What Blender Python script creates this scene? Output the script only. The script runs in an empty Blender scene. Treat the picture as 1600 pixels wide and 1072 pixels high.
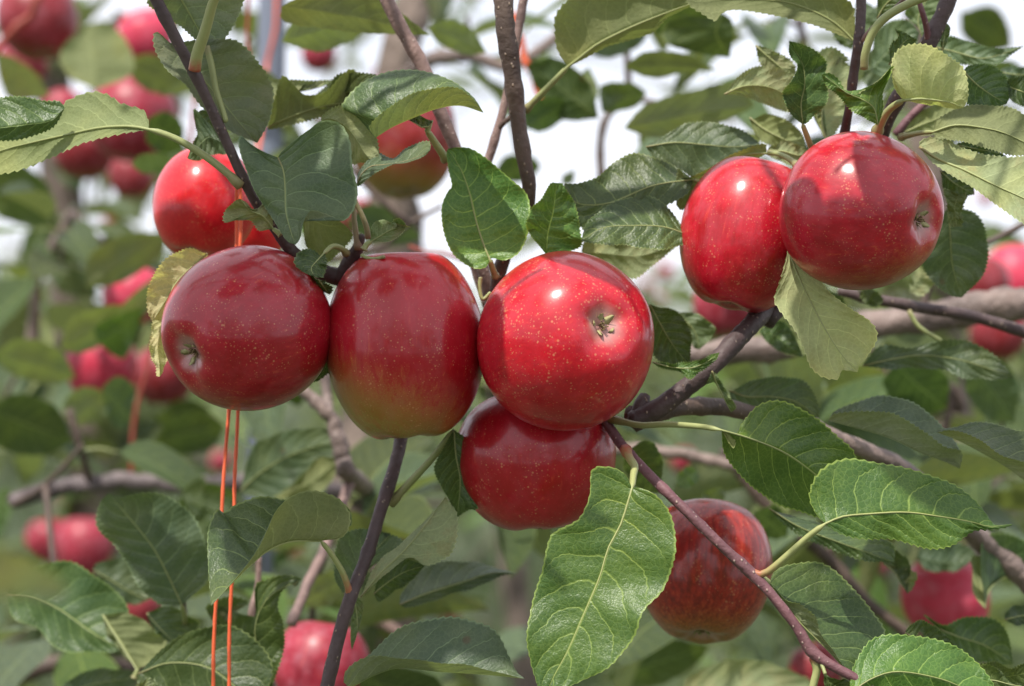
import bpy, math, random
import numpy as np
from mathutils import Vector, Matrix, Euler

random.seed(7)
RNG = np.random.default_rng(7)
SC = bpy.context.scene
COL = SC.collection

# ------------------------------------------------------------ camera
F_DIST = 1.07            # metres from lens to the fruit cluster
CAM_Z = 1.5
cam_d = bpy.data.cameras.new('camera')
cam = bpy.data.objects.new('camera', cam_d)
COL.objects.link(cam)
cam.location = (0, -F_DIST, CAM_Z)
cam.rotation_euler = (math.radians(90), 0, 0)
cam_d.sensor_width = 36
cam_d.lens = 85
cam_d.clip_start = 0.02
cam_d.clip_end = 600
cam_d.dof.use_dof = True
cam_d.dof.focus_distance = F_DIST - 0.02
cam_d.dof.aperture_fstop = 7.5
cam_d.dof.aperture_blades = 9
SC.camera = cam

# ------------------------------------------------------------ sky, sun, exposure
SUN_DIR = Vector((-0.30, -0.42, 0.86)).normalized()     # towards the sun
SKY_STRENGTH = 0.112
w = bpy.data.worlds.new('World')
SC.world = w
w.use_nodes = True
nt = w.node_tree
nt.nodes.clear()
wo = nt.nodes.new('ShaderNodeOutputWorld')
bg = nt.nodes.new('ShaderNodeBackground')
bg.inputs['Strength'].default_value = SKY_STRENGTH
sky = nt.nodes.new('ShaderNodeTexSky')
sky.sky_type = 'NISHITA'
sky.sun_disc = False
sky.sun_elevation = math.asin(SUN_DIR.z)
sky.sun_rotation = math.atan2(SUN_DIR.x, SUN_DIR.y)
tc = nt.nodes.new('ShaderNodeTexCoord')
mp = nt.nodes.new('ShaderNodeMapping')
mp.inputs['Scale'].default_value = (1, 1, 2.2)
nz = nt.nodes.new('ShaderNodeTexNoise')
nz.inputs['Scale'].default_value = 2.6
nz.inputs['Detail'].default_value = 6
cr = nt.nodes.new('ShaderNodeValToRGB')
cr.color_ramp.elements[0].position = 0.36
cr.color_ramp.elements[0].color = (0.78, 0.78, 0.78, 1)
cr.color_ramp.elements[1].position = 0.52
cr.color_ramp.elements[1].color = (1, 1, 1, 1)
mx = nt.nodes.new('ShaderNodeMix')
mx.data_type = 'RGBA'
mx.inputs['B'].default_value = (8.8, 9.0, 9.9, 1)
L = nt.links.new
L(tc.outputs['Generated'], mp.inputs['Vector'])
L(mp.outputs['Vector'], nz.inputs['Vector'])
L(nz.outputs['Fac'], cr.inputs['Fac'])
L(cr.outputs['Color'], mx.inputs['Factor'])
L(sky.outputs['Color'], mx.inputs['A'])
L(mx.outputs['Result'], bg.inputs['Color'])
L(bg.outputs['Background'], wo.inputs['Surface'])

sun_d = bpy.data.lights.new('sun', 'SUN')
sun_d.energy = 4.8
sun_d.angle = math.radians(0.6)
sun_d.color = (1.0, 0.95, 0.86)
sun = bpy.data.objects.new('sun', sun_d)
COL.objects.link(sun)
sun.rotation_euler = SUN_DIR.to_track_quat('Z', 'Y').to_euler()
sun.location = (0, 0, 6)

SC.view_settings.view_transform = 'Standard'
SC.view_settings.look = 'None'
SC.view_settings.exposure = 0.28
SC.view_settings.gamma = 1.0
SC.view_settings.use_curve_mapping = False
SC.render.engine = 'CYCLES'
SC.cycles.use_denoising = True
SC.cycles.max_bounces = 8
SC.cycles.transparent_max_bounces = 8

# ------------------------------------------------------------ helpers
S = 36 / 85 / 1600.0
def W(px, py, y=0.0):
    d = F_DIST + y
    return np.array([(px - 800) * S * d, y, CAM_Z - (py - 536) * S * d])

KORG = {0: (0, 0, 2.963), 1: (530, 0, 2.963), 2: (1060, 0, 2.963), 3: (0, 356, 2.963), 4: (530, 356, 2.963),
        5: (1060, 356, 2.963), 6: (0, 712, 2.963), 7: (530, 712, 2.963), 8: (1060, 712, 2.963),
        9: (400, 160, 4.0), 10: (880, 440, 4.0), 11: (880, 560, 4.0), 12: (0, 0, 4.0), 13: (0, 400, 4.0),
        14: (380, 560, 4.0), 15: (1200, 560, 4.0), 'p': (0, 0, 1.0)}
def kp(K, pts):
    ox, oy, s = KORG[K]
    return np.array([[ox + p[0] / s, oy + p[1] / s] for p in pts], float)

def spline(pts, n):
    """Catmull-Rom through pts (any dimension), n samples evenly spaced by arc length."""
    P = np.asarray(pts, float)
    if len(P) == 2:
        t = np.linspace(0, 1, n)[:, None]
        return P[0] * (1 - t) + P[1] * t
    E = np.vstack([2 * P[0] - P[1], P, 2 * P[-1] - P[-2]])
    out = []
    for i in range(1, len(E) - 2):
        p0, p1, p2, p3 = E[i - 1], E[i], E[i + 1], E[i + 2]
        t = np.linspace(0, 1, 14, endpoint=False)[:, None]
        out.append(0.5 * ((2 * p1) + (-p0 + p2) * t + (2 * p0 - 5 * p1 + 4 * p2 - p3) * t**2 + (-p0 + 3 * p1 - 3 * p2 + p3) * t**3))
    out.append(P[-1:])
    C = np.vstack(out)
    seg = np.linalg.norm(np.diff(C[:, :2], axis=0), axis=1) + 1e-9
    a = np.concatenate([[0], np.cumsum(seg)])
    t = np.linspace(0, a[-1], n)
    return np.stack([np.interp(t, a, C[:, k]) for k in range(C.shape[1])], 1)

def mesh_obj(name, V, F, mat, parent=None, uv=None, smooth=True):
    me = bpy.data.meshes.new(name)
    me.from_pydata([tuple(v) for v in V], [], F)
    if uv is not None:
        ul = me.uv_layers.new(name='UVMap')
        li = np.empty(len(me.loops), np.int32)
        me.loops.foreach_get('vertex_index', li)
        ul.data.foreach_set('uv', np.asarray(uv, np.float32)[li].ravel())
    if smooth:
        me.polygons.foreach_set('use_smooth', [True] * len(me.polygons))
    if mat: me.materials.append(mat)
    o = bpy.data.objects.new(name, me)
    COL.objects.link(o)
    if parent is not None: put(o, parent)
    return o

def put(o, parent):
    """parent o and keep where it stands (parents are never rotated when their parts are built)"""
    o.parent = parent
    if parent.type != 'MESH':
        o.matrix_parent_inverse = Matrix.Translation(-parent.location)

def empty(name, loc, label=None, cat=None, group=None):
    o = bpy.data.objects.new(name, None)
    o.empty_display_size = 0.02
    o.location = loc
    COL.objects.link(o)
    if label: o['label'] = label
    if cat: o['category'] = cat
    if group: o['group'] = group
    return o

def tube_geo(P, R, sides=10, ripple=0.0, flat=None):
    """P (n,3), R (n,) -> verts, faces, uv (u along, v around)"""
    P = np.asarray(P, float); R = np.asarray(R, float)
    n = len(P)
    T = np.gradient(P, axis=0)
    T /= np.linalg.norm(T, axis=1)[:, None] + 1e-12
    up = np.array([0.13, -1.0, 0.21]); up /= np.linalg.norm(up)
    V, UV = [], []
    a = np.linspace(0, 2 * math.pi, sides, endpoint=False)
    for i in range(n):
        s = np.cross(T[i], up); l = np.linalg.norm(s)
        s = s / l if l > 1e-6 else np.array([1.0, 0, 0])
        u2 = np.cross(s, T[i])
        rr = R[i] * (1 + ripple * RNG.normal(size=sides))
        ring = P[i] + (np.cos(a) * rr)[:, None] * s + (np.sin(a) * rr)[:, None] * u2
        V.append(ring)
        UV += [(i / (n - 1), k / sides) for k in range(sides)]
    F = []
    for i in range(n - 1):
        for k in range(sides):
            k2 = (k + 1) % sides
            F.append((i * sides + k, i * sides + k2, (i + 1) * sides + k2, (i + 1) * sides + k))
    V = np.vstack(V)
    b = len(V)
    V = np.vstack([V, P[0] - T[0] * R[0] * 0.3, P[-1] + T[-1] * R[-1] * 0.5])
    UV += [(0, 0), (1, 0)]
    for k in range(sides):
        k2 = (k + 1) % sides
        F.append((b, k2, k))
        F.append((b + 1, (n - 1) * sides + k, (n - 1) * sides + k2))
    return V, F, UV

def join_geo(parts):
    V, F, UV, o = [], [], [], 0
    for v, f, uv in parts:
        V.append(np.asarray(v)); F += [tuple(i + o for i in q) for q in f]; UV += list(uv); o += len(v)
    return np.vstack(V), F, UV

# ------------------------------------------------------------ materials
class NT:
    def __init__(s, name):
        s.m = bpy.data.materials.new(name); s.m.use_nodes = True
        s.t = s.m.node_tree; s.t.nodes.clear()
    def n(s, typ, **kw):
        nd = s.t.nodes.new('ShaderNode' + typ)
        for k, v in kw.items():
            if k.startswith('_'): setattr(nd, k[1:], v)
            else:
                key = int(k[1:]) if k[0] == 'i' and k[1:].isdigit() else k
                s.set(nd, key, v)
        return nd
    def set(s, nd, key, v):
        inp = nd.inputs[key]
        if isinstance(v, bpy.types.NodeSocket): s.t.links.new(v, inp)
        else: inp.default_value = v
    def math(s, op, a, b=0.0, c=0.0, clamp=False):
        nd = s.t.nodes.new('ShaderNodeMath'); nd.operation = op; nd.use_clamp = clamp
        s.set(nd, 0, a); s.set(nd, 1, b); s.set(nd, 2, c)
        return nd.outputs[0]
    def ss(s, x, lo, hi, a=0.0, b=1.0):
        nd = s.t.nodes.new('ShaderNodeMapRange'); nd.interpolation_type = 'SMOOTHSTEP'
        s.set(nd, 'Value', x)
        s.set(nd, 'From Min', lo); s.set(nd, 'From Max', hi); s.set(nd, 'To Min', a); s.set(nd, 'To Max', b)
        return nd.outputs[0]
    def mix(s, f, a, b, mode='MIX'):
        nd = s.t.nodes.new('ShaderNodeMix'); nd.data_type = 'RGBA'; nd.blend_type = mode
        s.set(nd, 0, f)
        for k, v in ((6, a), (7, b)):
            if not isinstance(v, bpy.types.NodeSocket): v = tuple(v) + (1,) if len(v) == 3 else v
            s.set(nd, k, v)
        return nd.outputs[2]
    def noise(s, vec, scale, detail=3, rough=0.5, dist=0.0):
        nd = s.n('TexNoise'); s.set(nd, 'Vector', vec)
        s.set(nd, 'Scale', scale); s.set(nd, 'Detail', detail); s.set(nd, 'Roughness', rough); s.set(nd, 'Distortion', dist)
        return nd.outputs['Fac']
    def voro(s, vec, scale, feature='F1', rand=1.0):
        nd = s.n('TexVoronoi', _feature=feature); s.set(nd, 'Vector', vec); s.set(nd, 'Scale', scale); s.set(nd, 'Randomness', rand)
        return nd.outputs['Distance']
    def bump(s, h, strength=0.5, dist=0.001, normal=None):
        nd = s.n('Bump'); s.set(nd, 'Height', h); s.set(nd, 'Strength', strength); s.set(nd, 'Distance', dist)
        if normal: s.set(nd, 'Normal', normal)
        return nd.outputs[0]
    def out(s, sh):
        o = s.t.nodes.new('ShaderNodeOutputMaterial'); s.t.links.new(sh, o.inputs['Surface'])
        return s.m

NV = 8.0     # side veins per half blade
def leaf_mat(name, top, under, vein, rough=0.38, trans=0.22, dry=0.0, spots=0.0, spec=0.42):
    n = NT(name)
    uv = n.n('UVMap'); sep = n.n('SeparateXYZ', Vector=uv.outputs[0])
    u, v = sep.outputs[0], sep.outputs[1]
    obj = n.n('TexCoord').outputs['Object']
    warp = n.noise(obj, 55, 3)
    av = n.math('ABSOLUTE', v)
    side = n.math('MULTIPLY', n.math('GREATER_THAN', v, 0.0), 0.45)
    s = n.math('MULTIPLY', n.math('SUBTRACT', u, n.math('MULTIPLY', n.math('POWER', av, 1.35), 0.24)), NV)
    s = n.math('ADD', s, n.math('ADD', side, n.math('MULTIPLY', warp, 0.85)))
    fr = n.math('ABSOLUTE', n.math('SUBTRACT', n.math('FRACT', s), 0.5))       # 0.5 on a vein, 0 between
    dv = n.math('SUBTRACT', 0.5, fr)
    wv = n.math('ADD', 0.028, n.math('MULTIPLY', n.math('SUBTRACT', 1.0, av), 0.035))
    sv = n.ss(dv, 0.0, wv, 1.0, 0.0)
    sv = n.math('MULTIPLY', sv, n.ss(av, 0.7, 0.97, 1.0, 0.15))
    mid = n.ss(av, 0.008, 0.035, 1.0, 0.0)
    net = n.voro(obj, 420, 'DISTANCE_TO_EDGE')
    netm = n.ss(net, 0.0, 0.12, 1.0, 0.0)
    net2 = n.voro(obj, 1100, 'DISTANCE_TO_EDGE')
    rim = n.ss(av, 0.955, 0.985, 0.0, 1.0)
    veins = n.math('MAXIMUM', mid, n.math('MULTIPLY', sv, 0.8))
    veins = n.math('MAXIMUM', veins, n.math('MULTIPLY', netm, 0.16))
    veins = n.math('MAXIMUM', veins, n.math('MULTIPLY', rim, 0.75))
    rnd = n.n('ObjectInfo').outputs['Random']
    big = n.noise(obj, 38, 4, 0.6)
    fine = n.noise(obj, 600, 3, 0.7)
    tcol = n.mix(n.ss(big, 0.3, 0.7), top, [c * k for c, k in zip(top, (1.75, 1.45, 1.25))])
    tcol = n.mix(n.math('MULTIPLY', fine, 0.5), tcol, [c * 0.55 for c in top])
    tcol = n.mix(veins, tcol, vein)
    ucol = n.mix(n.ss(big, 0.35, 0.7), under, [c * k for c, k in zip(under, (0.72, 0.76, 0.7))])
    ucol = n.mix(n.math('MULTIPLY', n.ss(net, 0.05, 0.4), 0.30), ucol, [c * 0.7 for c in under])
    ucol = n.mix(n.math('MULTIPLY', fine, 0.45), ucol, [min(1, c * 1.45) for c in under])
    ucol = n.mix(n.math('MULTIPLY', veins, 0.8), ucol, [min(1, c * 1.7) for c in under])
    if dry > 0:
        dm = n.math('MULTIPLY', n.ss(n.noise(obj, 70, 5, 0.65), 0.48, 0.62), dry)
        tcol = n.mix(dm, tcol, (0.20, 0.13, 0.05)); ucol = n.mix(dm, ucol, (0.34, 0.25, 0.12))
    if spots > 0:
        sp = n.ss(n.voro(obj, 34), 0.05, 0.09, spots, 0.0)
        tcol = n.mix(sp, tcol, (0.11, 0.025, 0.012))
    geo = n.n('NewGeometry')
    back = geo.outputs['Backfacing']
    col = n.mix(back, tcol, ucol)
    col = n.mix(n.math('MULTIPLY', n.ss(n.noise(obj, 24, 2), 0.42, 0.66), 0.35), col, n.mix(1.0, col, (1.5, 1.25, 0.7), 'MULTIPLY'))
    hsv = n.n('HueSaturation', Color=col)
    n.set(hsv, 'Hue', n.math('ADD', 0.488, n.math('MULTIPLY', rnd, 0.022)))
    n.set(hsv, 'Value', n.math('ADD', 0.82, n.math('MULTIPLY', rnd, 0.36)))
    col = hsv.outputs[0]
    # relief: blade domed between veins, fine netting, felt below
    dome = n.math('POWER', n.math('MULTIPLY', dv, 2.0), 0.6)
    h = n.math('ADD', n.math('MULTIPLY', dome, 1.3), n.math('MULTIPLY', n.math('MINIMUM', net, 0.25), 0.9))
    h = n.math('ADD', h, n.math('MULTIPLY', n.noise(obj, 260, 3), 0.7))
    h = n.math('ADD', h, n.math('MULTIPLY', n.math('MINIMUM', net2, 0.3), 0.5))
    h = n.math('SUBTRACT', h, n.math('MULTIPLY', mid, 0.6))
    nor = n.bump(h, 0.7, 0.00045)
    p = n.n('BsdfPrincipled')
    n.set(p, 'Base Color', col); n.set(p, 'Normal', nor)
    r = n.math('ADD', rough, n.math('MULTIPLY', n.math('ADD', back, n.math('MULTIPLY', fine, 0.3)), 0.35))
    n.set(p, 'Roughness', r)
    n.set(p, 'Specular IOR Level', n.math('SUBTRACT', spec, n.math('MULTIPLY', back, spec * 0.6)))
    tr = n.n('BsdfTranslucent', Normal=nor)
    n.set(tr, 'Color', n.mix(0.12 if under[0] > 0.3 else 0.35, n.mix(1.0, col, (1.6, 1.8, 0.8), 'MULTIPLY'), (0.16, 0.22, 0.04)))
    ms = n.n('MixShader', i0=trans)
    n.t.links.new(p.outputs[0], ms.inputs[1]); n.t.links.new(tr.outputs[0], ms.inputs[2])
    return n.out(ms.outputs[0])

LM = {
    'dark':   leaf_mat('leaf_dark', (0.042, 0.080, 0.028), (0.200, 0.225, 0.125), (0.20, 0.27, 0.10), rough=0.33, spots=0.5),
    'blue':   leaf_mat('leaf_blue_green', (0.066, 0.108, 0.062), (0.20, 0.225, 0.14), (0.20, 0.27, 0.15), rough=0.38, trans=0.22, spots=0.4),
    'fresh':  leaf_mat('leaf_fresh', (0.055, 0.125, 0.024), (0.20, 0.235, 0.10), (0.27, 0.38, 0.09), rough=0.34, spots=0.7),  # yellower, lighter green for leaves in sun; the sunlight is in the colour
    'olive':  leaf_mat('leaf_olive', (0.052, 0.085, 0.028), (0.182, 0.205, 0.100), (0.22, 0.28, 0.10), rough=0.45, trans=0.24),
    'silver': leaf_mat('leaf_silvery', (0.15, 0.19, 0.13), (0.24, 0.27, 0.18), (0.25, 0.31, 0.18), rough=0.42, trans=0.2),  # top side lightened, its sheen put into the colour
    'pale':   leaf_mat('leaf_pale', (0.10, 0.15, 0.06), (0.24, 0.27, 0.15), (0.33, 0.37, 0.20), rough=0.5, dry=0.25),
    'lime': leaf_mat('leaf_pale_lime', (0.16, 0.22, 0.08), (0.36, 0.39, 0.20), (0.45, 0.48, 0.26), rough=0.5, trans=0.3, dry=0.12),  # brighter than pale: sun on the hanging leaf painted into its colour
    'yellow': leaf_mat('leaf_yellowing', (0.22, 0.26, 0.09), (0.50, 0.46, 0.26), (0.60, 0.57, 0.36), rough=0.5, trans=0.35, dry=0.55),
}

def bark_mat(name, c1, c2, spot, scale=1.0, spotamt=1.0, bump=0.5, rough=0.6):
    n = NT(name)
    obj = n.n('TexCoord').outputs['Object']
    a = n.noise(obj, 45 * scale, 5, 0.65)
    b = n.noise(obj, 260 * scale, 3, 0.6)
    mp = n.n('Mapping', Vector=obj); n.set(mp, 'Scale', (1, 1, 0.7))
    sp = n.voro(mp.outputs[0], 330 * scale)
    spm = n.ss(sp, 0.06, 0.24, 0.75 * spotamt, 0.0)
    col = n.mix(n.ss(a, 0.32, 0.68), c1, c2)
    col = n.mix(n.math('MULTIPLY', b, 0.45), col, [c * 0.5 for c in c1])
    col = n.mix(spm, col, spot)
    h = n.math('ADD', n.math('MULTIPLY', b, 0.7), n.math('ADD', a, n.math('MULTIPLY', spm, 0.6)))
    p = n.n('BsdfPrincipled', Roughness=rough)
    n.set(p, 'Base Color', col); n.set(p, 'Normal', n.bump(h, bump * 1.3, 0.0016 / scale))
    return n.out(p.outputs[0])

BM = {
    'dark': bark_mat('bark_dark_purple', (0.060, 0.036, 0.036), (0.105, 0.068, 0.066), (0.36, 0.27, 0.20)),
    'brown': bark_mat('bark_brown', (0.070, 0.045, 0.036), (0.135, 0.090, 0.070), (0.40, 0.30, 0.22)),
    'pink': bark_mat('bark_pinkish', (0.16, 0.10, 0.09), (0.34, 0.22, 0.19), (0.48, 0.38, 0.32), spotamt=0.7),
    'purple': bark_mat('bark_purple', (0.125, 0.050, 0.060), (0.23, 0.105, 0.115), (0.50, 0.38, 0.32)),
    'grey': bark_mat('bark_grey', (0.13, 0.095, 0.085), (0.30, 0.22, 0.19), (0.38, 0.30, 0.25), scale=0.6, spotamt=0.4, bump=0.8),
    'slate': bark_mat('bark_slate', (0.085, 0.066, 0.070), (0.20, 0.155, 0.155), (0.30, 0.25, 0.23), scale=0.7, spotamt=0.3, bump=0.9),
    'trunk': bark_mat('bark_trunk', (0.10, 0.075, 0.062), (0.26, 0.20, 0.165), (0.34, 0.27, 0.22), scale=0.25, spotamt=0.3, bump=0.9, rough=0.85),
}

def stalk_mat(name, base, tip):
    n = NT(name)
    uv = n.n('UVMap'); u = n.n('SeparateXYZ', Vector=uv.outputs[0]).outputs[0]
    obj = n.n('TexCoord').outputs['Object']
    f = n.noise(obj, 500, 3)
    col = n.mix(n.ss(n.math('ADD', u, n.math('MULTIPLY', f, 0.12)), 0.04, 0.26), base, tip)
    col = n.mix(n.math('MULTIPLY', f, 0.3), col, [c * 0.6 for c in tip])
    p = n.n('BsdfPrincipled', Roughness=0.5)
    n.set(p, 'Base Color', col); n.set(p, 'Normal', n.bump(f, 0.3, 0.0004))
    return n.out(p.outputs[0])
SM = {'green': stalk_mat('stalk_green', (0.24, 0.20, 0.09), (0.30, 0.33, 0.13)),
      'red': stalk_mat('stalk_red', (0.38, 0.06, 0.04), (0.34, 0.36, 0.14)),
      'brown': stalk_mat('stalk_brown', (0.20, 0.10, 0.06), (0.26, 0.22, 0.11))}

def skin_mat(name, gdir, gamt, red=(0.52, 0.006, 0.014), dark=(0.33, 0.004, 0.010), green=(0.30, 0.25, 0.050), bloom=0.12, lent=1.0, streak=0.35, coat=0.62, crough=0.15):
    """apple skin; object space is normalised: z runs calyx (-1) to stalk (+1)"""
    n = NT(name)
    obj = n.n('TexCoord').outputs['Object']
    mp = n.n('Mapping', Vector=obj); n.set(mp, 'Scale', (5.0, 5.0, 0.7))
    st = n.noise(mp.outputs[0], 3.2, 5, 0.62, 0.4)
    blot = n.noise(obj, 1.7, 4, 0.6)
    fine = n.noise(obj, 55, 3, 0.7)
    col = n.mix(n.ss(n.math('ADD', n.math('MULTIPLY', st, streak), n.math('MULTIPLY', blot, 1 - streak)), 0.36, 0.64), dark, red)
    col = n.mix(n.math('MULTIPLY', n.ss(st, 0.58, 0.74), 0.30), col, (0.60, 0.10, 0.035))
    dp = n.n('VectorMath', _operation='DOT_PRODUCT', i0=obj, i1=gdir).outputs['Value']
    g = n.math('ADD', dp, n.math('ADD', n.math('MULTIPLY', n.math('SUBTRACT', st, 0.5), 0.8), n.math('MULTIPLY', n.math('SUBTRACT', fine, 0.5), 0.5)))
    gm = n.ss(g, 0.78 - gamt, 1.62 - gamt)
    gm = n.math('MULTIPLY', gm, n.ss(st, 0.30, 0.62, 1.0, 0.62))
    col = n.mix(gm, col, green)
    # russet and pale ring in the calyx basin / stalk cavity
    sx = n.n('SeparateXYZ', Vector=obj)
    rho = n.math('SQRT', n.math('ADD', n.math('MULTIPLY', sx.outputs[0], sx.outputs[0]), n.math('MULTIPLY', sx.outputs[1], sx.outputs[1])))
    low = n.math('LESS_THAN', sx.outputs[2], 0.0)
    wob = n.math('MULTIPLY', n.math('SUBTRACT', n.noise(obj, 7, 3), 0.5), 0.10)
    ring = n.math('MULTIPLY', n.ss(n.math('ADD', rho, wob), 0.11, 0.30, 0.8, 0.0), low)
    col = n.mix(ring, col, (0.42, 0.27, 0.24))
    top = n.math('MULTIPLY', n.ss(n.math('ADD', rho, wob), 0.12, 0.42, 0.85, 0.0), n.math('SUBTRACT', 1.0, low))
    col = n.mix(top, col, (0.36, 0.26, 0.07))
    # lenticels: small pale dots, two sizes
    dsz = n.math('MULTIPLY', n.ss(n.noise(obj, 2.3, 2), 0.35, 0.65, 0.45, 1.1), lent)
    v1 = n.voro(obj, 13.5); v2 = n.voro(obj, 25)
    d1 = n.ss(v1, n.math('MULTIPLY', dsz, 0.06), n.math('MULTIPLY', dsz, 0.24), 0.43, 0.0)
    d2 = n.ss(v2, n.math('MULTIPLY', dsz, 0.06), n.math('MULTIPLY', dsz, 0.30), 0.32, 0.0)
    dots = n.math('MAXIMUM', d1, d2)
    col = n.mix(dots, col, (0.70, 0.36, 0.17))
    scf = n.math('MULTIPLY', n.ss(n.noise(obj, 5.5, 6, 0.75), 0.66, 0.74), 0.35)
    col = n.mix(scf, col, (0.34, 0.13, 0.06))
    # waxy bloom, thin and blotchy
    bl = n.math('MULTIPLY', n.ss(n.noise(obj, 3.1, 5, 0.7), 0.40, 0.75), bloom)
    col = n.mix(bl, col, (0.50, 0.30, 0.36))
    p = n.n('BsdfPrincipled')
    n.set(p, 'Base Color', col)
    n.set(p, 'Roughness', n.math('ADD', 0.30, n.math('MULTIPLY', n.noise(obj, 4, 4), 0.2)))
    n.set(p, 'Specular IOR Level', 0.22)
    n.set(p, 'Coat Weight', coat); n.set(p, 'Coat Roughness', crough); n.set(p, 'Coat IOR', 1.55)
    hh = n.math('ADD', n.math('MULTIPLY', n.noise(obj, 9, 3), 1.0), n.math('ADD', n.math('MULTIPLY', fine, 0.16), n.math('MULTIPLY', dots, 0.06)))
    n.set(p, 'Normal', n.bump(hh, 0.12, 0.0006)); n.set(p, 'Coat Normal', n.bump(hh, 0.10, 0.0004))
    n.set(p, 'Subsurface Weight', 0.0)
    return n.out(p.outputs[0])

def plain(name, col, rough=0.6, nscale=60, amt=0.3, metal=0.0, bump=0.3):
    n = NT(name)
    obj = n.n('TexCoord').outputs['Object']
    f = n.noise(obj, nscale, 4, 0.6)
    c = n.mix(n.math('MULTIPLY', f, amt * 2), col, [x * 0.55 for x in col])
    p = n.n('BsdfPrincipled', Roughness=rough, Metallic=metal)
    n.set(p, 'Base Color', c); n.set(p, 'Normal', n.bump(f, bump, 0.0006))
    return n.out(p.outputs[0])
M_SEPAL = plain('dried_sepal', (0.46, 0.42, 0.20), 0.8, 500, 0.5)
M_SEPAL2 = plain('dried_stamen', (0.24, 0.17, 0.08), 0.9, 500, 0.4)
M_STRING = plain('orange_twine', (0.80, 0.13, 0.045), 0.5, 900, 0.2)
M_STRING2 = plain('rust_red_twine', (0.30, 0.05, 0.03), 0.6, 900, 0.2)
M_POLE = plain('galvanised_pole', (0.21, 0.235, 0.30), 0.45, 9, 0.15, metal=0.3)

# ------------------------------------------------------------ apples
APPLE_CACHE = {}
def apple_mesh(seed, h, lob=0.02, taper=0.08, box=0.88, basin=0.13, nth=72, nph=56):
    key = (seed, round(h, 3), nth, taper, box)
    if key in APPLE_CACHE: return APPLE_CACHE[key]
    r = np.random.default_rng(seed)
    ph = np.linspace(0, math.pi, nph)
    # denser rings near both poles
    ph = ph - 0.22 * np.sin(2 * ph)
    th = np.linspace(0, 2 * math.pi, nth, endpoint=False)
    PH, TH = np.meshgrid(ph, th, indexing='ij')
    rho = np.sin(PH) ** box
    z = np.cos(PH)
    z = np.sign(z) * np.abs(z) ** 1.04
    # shoulder and taper
    rho = rho * (1 + taper * np.cos(PH))
    z = z - 0.46 * np.exp(-(rho / 0.24) ** 2) * (PH < 1.57) + (basin * 1.25) * np.exp(-(rho / 0.24) ** 2) * (PH >= 1.57)
    z = z - 0.10 * np.exp(-(rho / 0.5) ** 2) * (PH < 1.57) + 0.05 * np.exp(-(rho / 0.45) ** 2) * (PH >= 1.57)
    lobe = np.cos(5 * TH + r.uniform(0, 6)) * lob * np.clip((PH - 1.2) / 1.6, 0, 1) * np.sin(PH) ** 0.4
    lop = 0.018 * np.cos(TH + r.uniform(0, 6)) + 0.014 * np.cos(2 * TH + r.uniform(0, 6)) + 0.010 * np.cos(3 * TH + r.uniform(0, 6)) * np.cos(PH)
    k = 1 + lobe + lop * np.sin(PH)
    z = z + 0.03 * np.cos(TH + r.uniform(0, 6)) * rho * np.sign(np.cos(PH)) * 0.6 + lobe * 0.8 * (PH > 1.8)
    X = rho * k * np.cos(TH); Y = rho * k * np.sin(TH)
    sc = 1.0 / np.hypot(X, Y).max(axis=0).mean()
    X *= sc; Y *= sc
    zc = (z.max() + z.min()) / 2; zh = (z.max() - z.min()) / 2
    z = (z - zc) / zh * h
    V = np.stack([X, Y, z], -1).reshape(-1, 3)
    F = []
    for i in range(nph - 1):
        for j in range(nth):
            j2 = (j + 1) % nth
            a, b, c, d = i * nth + j, (i + 1) * nth + j, (i + 1) * nth + j2, i * nth + j2
            F.append((a, b, c, d))
    me = bpy.data.meshes.new('skin')
    me.from_pydata([tuple(v) for v in V], [], F)
    me.polygons.foreach_set('use_smooth', [True] * len(me.polygons))
    zt, zb = V[:nth, 2].mean(), V[-nth:, 2].mean()
    APPLE_CACHE[key] = (me, zt, zb)
    return APPLE_CACHE[key]

def sepal_geo(seed, s=1.0):
    r = np.random.default_rng(seed)
    parts, parts2 = [], []
    for k in range(5):
        a = 2 * math.pi * k / 5 + r.uniform(-0.25, 0.25)
        out = np.array([math.cos(a), math.sin(a), 0]); tan = np.array([-math.sin(a), math.cos(a), 0])
        n = 7; ln = r.uniform(0.20, 0.28) * s
        curl = r.uniform(0.4, 1.1)
        ctr = []
        for i in range(n):
            t = i / (n - 1)
            ang = curl * t * 2.2
            ctr.append(out * (0.045 * s + ln * math.sin(min(ang, 1.9)) * 0.42) + np.array([0, 0, -ln * (t * 0.75 - 0.30 * t * t * curl)]) + tan * r.uniform(-.006, .006))
        V = []
        for i, c in enumerate(ctr):
            t = i / (n - 1); wd = 0.055 * s * (1 - t) ** 0.7 + 0.004
            V += [c - tan * wd, c + out * 0.012 * (1 - t), c + tan * wd, c - out * 0.010 * (1 - t)]
        F = []
        for i in range(n - 1):
            for j in range(4):
                j2 = (j + 1) % 4
                F.append((4 * i + j, 4 * i + j2, 4 * i + 4 + j2, 4 * i + 4 + j))
        parts.append((V, F, [(0, 0)] * len(V)))
    for k in range(14):
        a = r.uniform(0, 6.28); q = r.uniform(0, 0.045) * s
        b = np.array([math.cos(a) * q, math.sin(a) * q, 0.02])
        e = b + np.array([r.uniform(-.03, .03), r.uniform(-.03, .03), -r.uniform(0.06, 0.12)]) * s
        P = np.linspace(b, e, 4); P[1:3] += r.normal(0, 0.006, (2, 3))
        parts2.append(tube_geo(P, [0.006] * 3 + [0.010], 5))
    return join_geo(parts), join_geo(parts2)

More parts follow.
